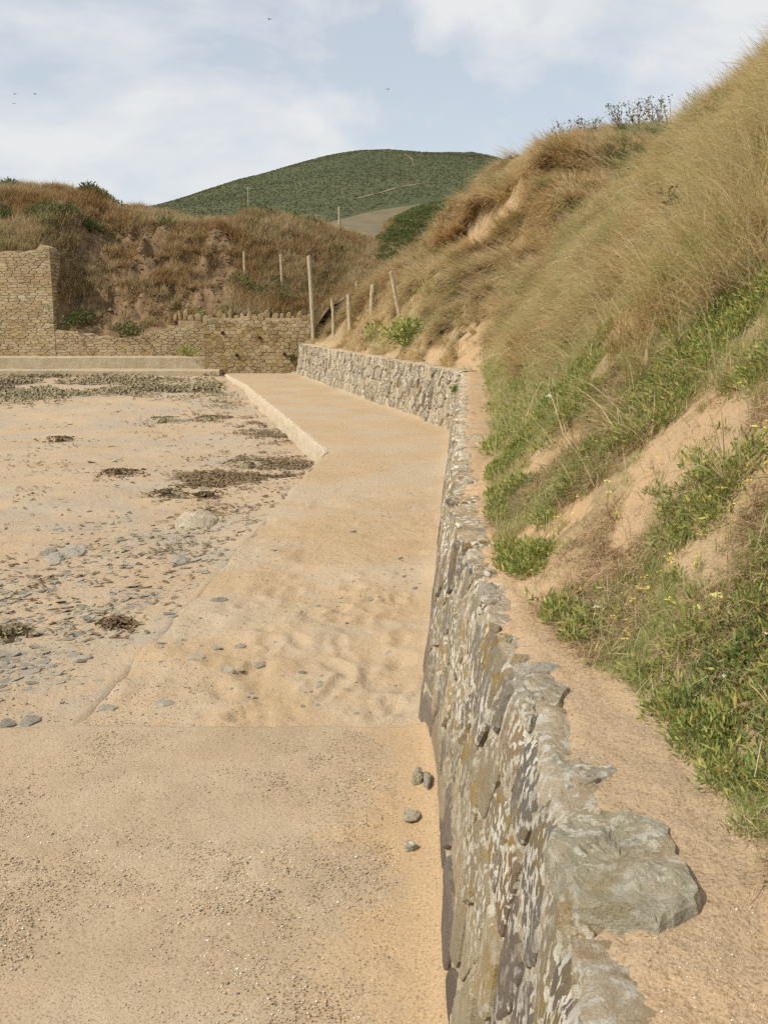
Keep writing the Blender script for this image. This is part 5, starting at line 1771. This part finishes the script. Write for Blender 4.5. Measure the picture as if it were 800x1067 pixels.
def umbel(px, py, r, mat, label, seed, hgt=.05):
    g = random.Random(seed)
    b = on_height(px, py + hgt * F / 3.0, z_front)
    h = hgt * b[1] / 2.4
    root = tag(empty('flower_head', b), label, 'flower')
    v, f = tube_path([(0, 0, -.01), (g.uniform(-.004, .004), -.004, h * .6), (0, -.008, h)], .0014)
    link('stalk', mesh_from('stalk', v, f, M['stem']), root)
    s = Soup()
    for k in range(26):
        a, q = g.uniform(0, 6.3), g.random() ** .6
        vv, ff = pebble(cos(a) * r * q, -.008 + sin(a) * r * q, h + r * (1.0 if px == 570 else .45) * (1 - q * q) * g.uniform(.4, 1), r * .24, .8)
        s.add(vv, ff, .5)
    link('florets', s.mesh('florets', mat), root)
for k, (px, py, r, m, lab) in enumerate([(728, 634, .013, 'flower', 'round pale yellow flower head above the large samphire clump'),
        (745, 622, .014, 'flower', 'yellow flower head behind the round pale one'), (799, 662, .016, 'flower_white', 'cream flower head at the right picture edge'),
        (752, 706, .010, 'flower_white', 'small cream flower head lower on the right slope'), (631, 505, .012, 'flower', 'pale flower head beside the left of the sand chute'),
        (633, 516, .010, 'flower', 'lower pale flower head of the pair left of the sand chute'), (732, 484, .008, 'flower', 'tiny yellow flower on the lone samphire clump'),
        (783, 448, .010, 'flower', 'yellow flower head right of the sand chute top'), (570, 424, .014, 'flower_white', 'white seed head on a bare stalk near the wall path'),
        (620, 634, .008, 'flower_white', 'small cream flower over the ledge samphire')]):
    umbel(px, py, r, M[m], lab, 50 + k, .12 if px == 570 else .045)

s = Soup()
for k in range(260):
    px, py = random.uniform(515, 800), random.uniform(395, 800)
    b = on_height(px, py, z_front)
    if b[0] - toe(b[1]) < .04 or b[1] > 9 or float(fbm(b[0] * 4, b[1] * 4, 91, 2)) < .15: continue
    r = random.uniform(.0025, .005) * (1 if b[1] < 4 else 1.6)
    for q in range(3):
        v, f = pebble(b[0] + random.uniform(-2, 2) * r, b[1] + random.uniform(-2, 2) * r, b[2] + .035 + random.uniform(-1, 1) * r, r, .7)
        s.add(v, f, .5)
tag(link('yellow_flowers', s.mesh('yellow_flowers', M['yellow'])), 'tiny yellow flowers dotted through the lower slope plants', 'flowers', kind='stuff')

# dry stalks lying across the slope
s = Soup()
for k in range(130):
    px, py = random.uniform(560, 810), random.uniform(330, 860)
    b = on_height(px, py, z_front)
    if b[0] - toe(b[1]) < .05 or b[1] > 6: continue
    L, a = random.uniform(.06, .28), random.uniform(-1.2, 1.2) + pi
    el = random.uniform(-.2, .9)
    pts = [(b[0] + cos(a) * cos(el) * L * q * .5, b[1] + sin(a) * cos(el) * L * q, b[2] + .015 + sin(el) * L * q - .05 * q * q) for q in (0, .5, 1)]
    v, f = tube_path(pts, random.uniform(.0010, .0018), 4)
    s.add(v, f, random.uniform(.7, 1))
tag(link('dry_stalks', s.mesh('dry_stalks', M['grass_dry'])), 'loose dry straw stalks across the lower dune slope', 'stalks', kind='stuff')

# driftwood stub
b = on_height(779, 741, z_front)
pts = [(-.03, -.012, .004), (-.012, -.004, .010), (.012, .006, .013), (.03, .014, .016)]
V, f = [], []
n = 10
for k, p in enumerate(pts):
    for i in range(n):
        a = 2 * pi * i / n
        r = .0085 * (1 + .15 * sin(3 * a + k)) * (.85 if k in (0, 3) else 1)
        V.append((p[0] - sin(.42) * cos(a) * r, p[1] + cos(.42) * cos(a) * r, p[2] + sin(a) * r))
for k in range(3):
    for i in range(n):
        f.append((k * n + i, k * n + (i + 1) % n, (k + 1) * n + (i + 1) % n, (k + 1) * n + i))
f += [tuple(range(n))[::-1], tuple(3 * n + i for i in range(n))]
tag(link('driftwood', mesh_from('driftwood', V, f, M['wood'], {'rnd': np.full(len(V), .5)}), None, b), 'short grey brown driftwood stub on the slope at right', 'driftwood')

# clods on the slumped cliff
s = Soup()
rg = random.Random(5)
cxs, cys = RNG.uniform(-9.7, -4.4, 2600), RNG.uniform(30.5, 34, 2600)
for x, y, zq in zip(cxs, cys, z_cliff(cxs, cys)):
    r = rg.uniform(.015, .06) if rg.random() < .93 else rg.uniform(.06, .10)
    v, f = pebble(x, y, zq - r * .25, r, rg.uniform(.9, 1.2), rg)
    s.add(v, f, rg.random())
tag(link('earth_clods', s.mesh('earth_clods', M['earth'])), 'crumbled brown earth clods on the slumped bank', 'clods', kind='stuff')

# ------------------------------------------------------------------ birds
def bird(px, py, span_px, Y, rot, label):
    c = at_y(px, py, Y)
    S = span_px / F * Y
    root = tag(empty('bird', c), label, 'bird', 'birds in the sky')
    root.rotation_euler = (0, 0, rot)
    V, f = [], []
    n = 6
    for k, (y, r) in enumerate([(-.30, .01), (-.2, .05), (0, .075), (.18, .05), (.27, .035), (.34, .004)]):
        for i in range(n):
            a = 2 * pi * i / n
            V.append((cos(a) * r * S, y * S, sin(a) * r * S))
    for k in range(5):
        for i in range(n):
            f.append((k * n + i, k * n + (i + 1) % n, (k + 1) * n + (i + 1) % n, (k + 1) * n + i))
    link('body', mesh_from('body', V, f, M['bird']), root)
    for sgn in (-1, 1):
        V = [(sgn * .03, -.1, 0), (sgn * .03, .12, 0), (sgn * .28, .14, .12), (sgn * .28, -.02, .12), (sgn * .55, -.02, .05), (sgn * .5, -.08, .05)]
        V = [(a * S, b2 * S, c2 * S) for a, b2, c2 in V] + [(a * S, b2 * S, c2 * S - .012 * S) for a, b2, c2 in V]
        f = [(0, 1, 2, 3), (3, 2, 4, 5), (6, 9, 8, 7), (9, 11, 10, 8)]
        link('wing', mesh_from('wing', V, f, M['bird']), root)
bird(281, 20, 6, 60, .6, 'small dark bird highest in the sky')
bird(404, 93, 5, 70, -.5, 'small dark bird above the hill')
bird(15, 108, 5, 70, .3, 'lower of the two dark birds close to the left edge')
bird(16, 98, 5, 70, .9, 'upper of the two dark birds close to the left edge')
bird(37, 98, 5, 72, 1.2, 'dark bird right of the pair near the left edge')
print('COUNTS', cnt)
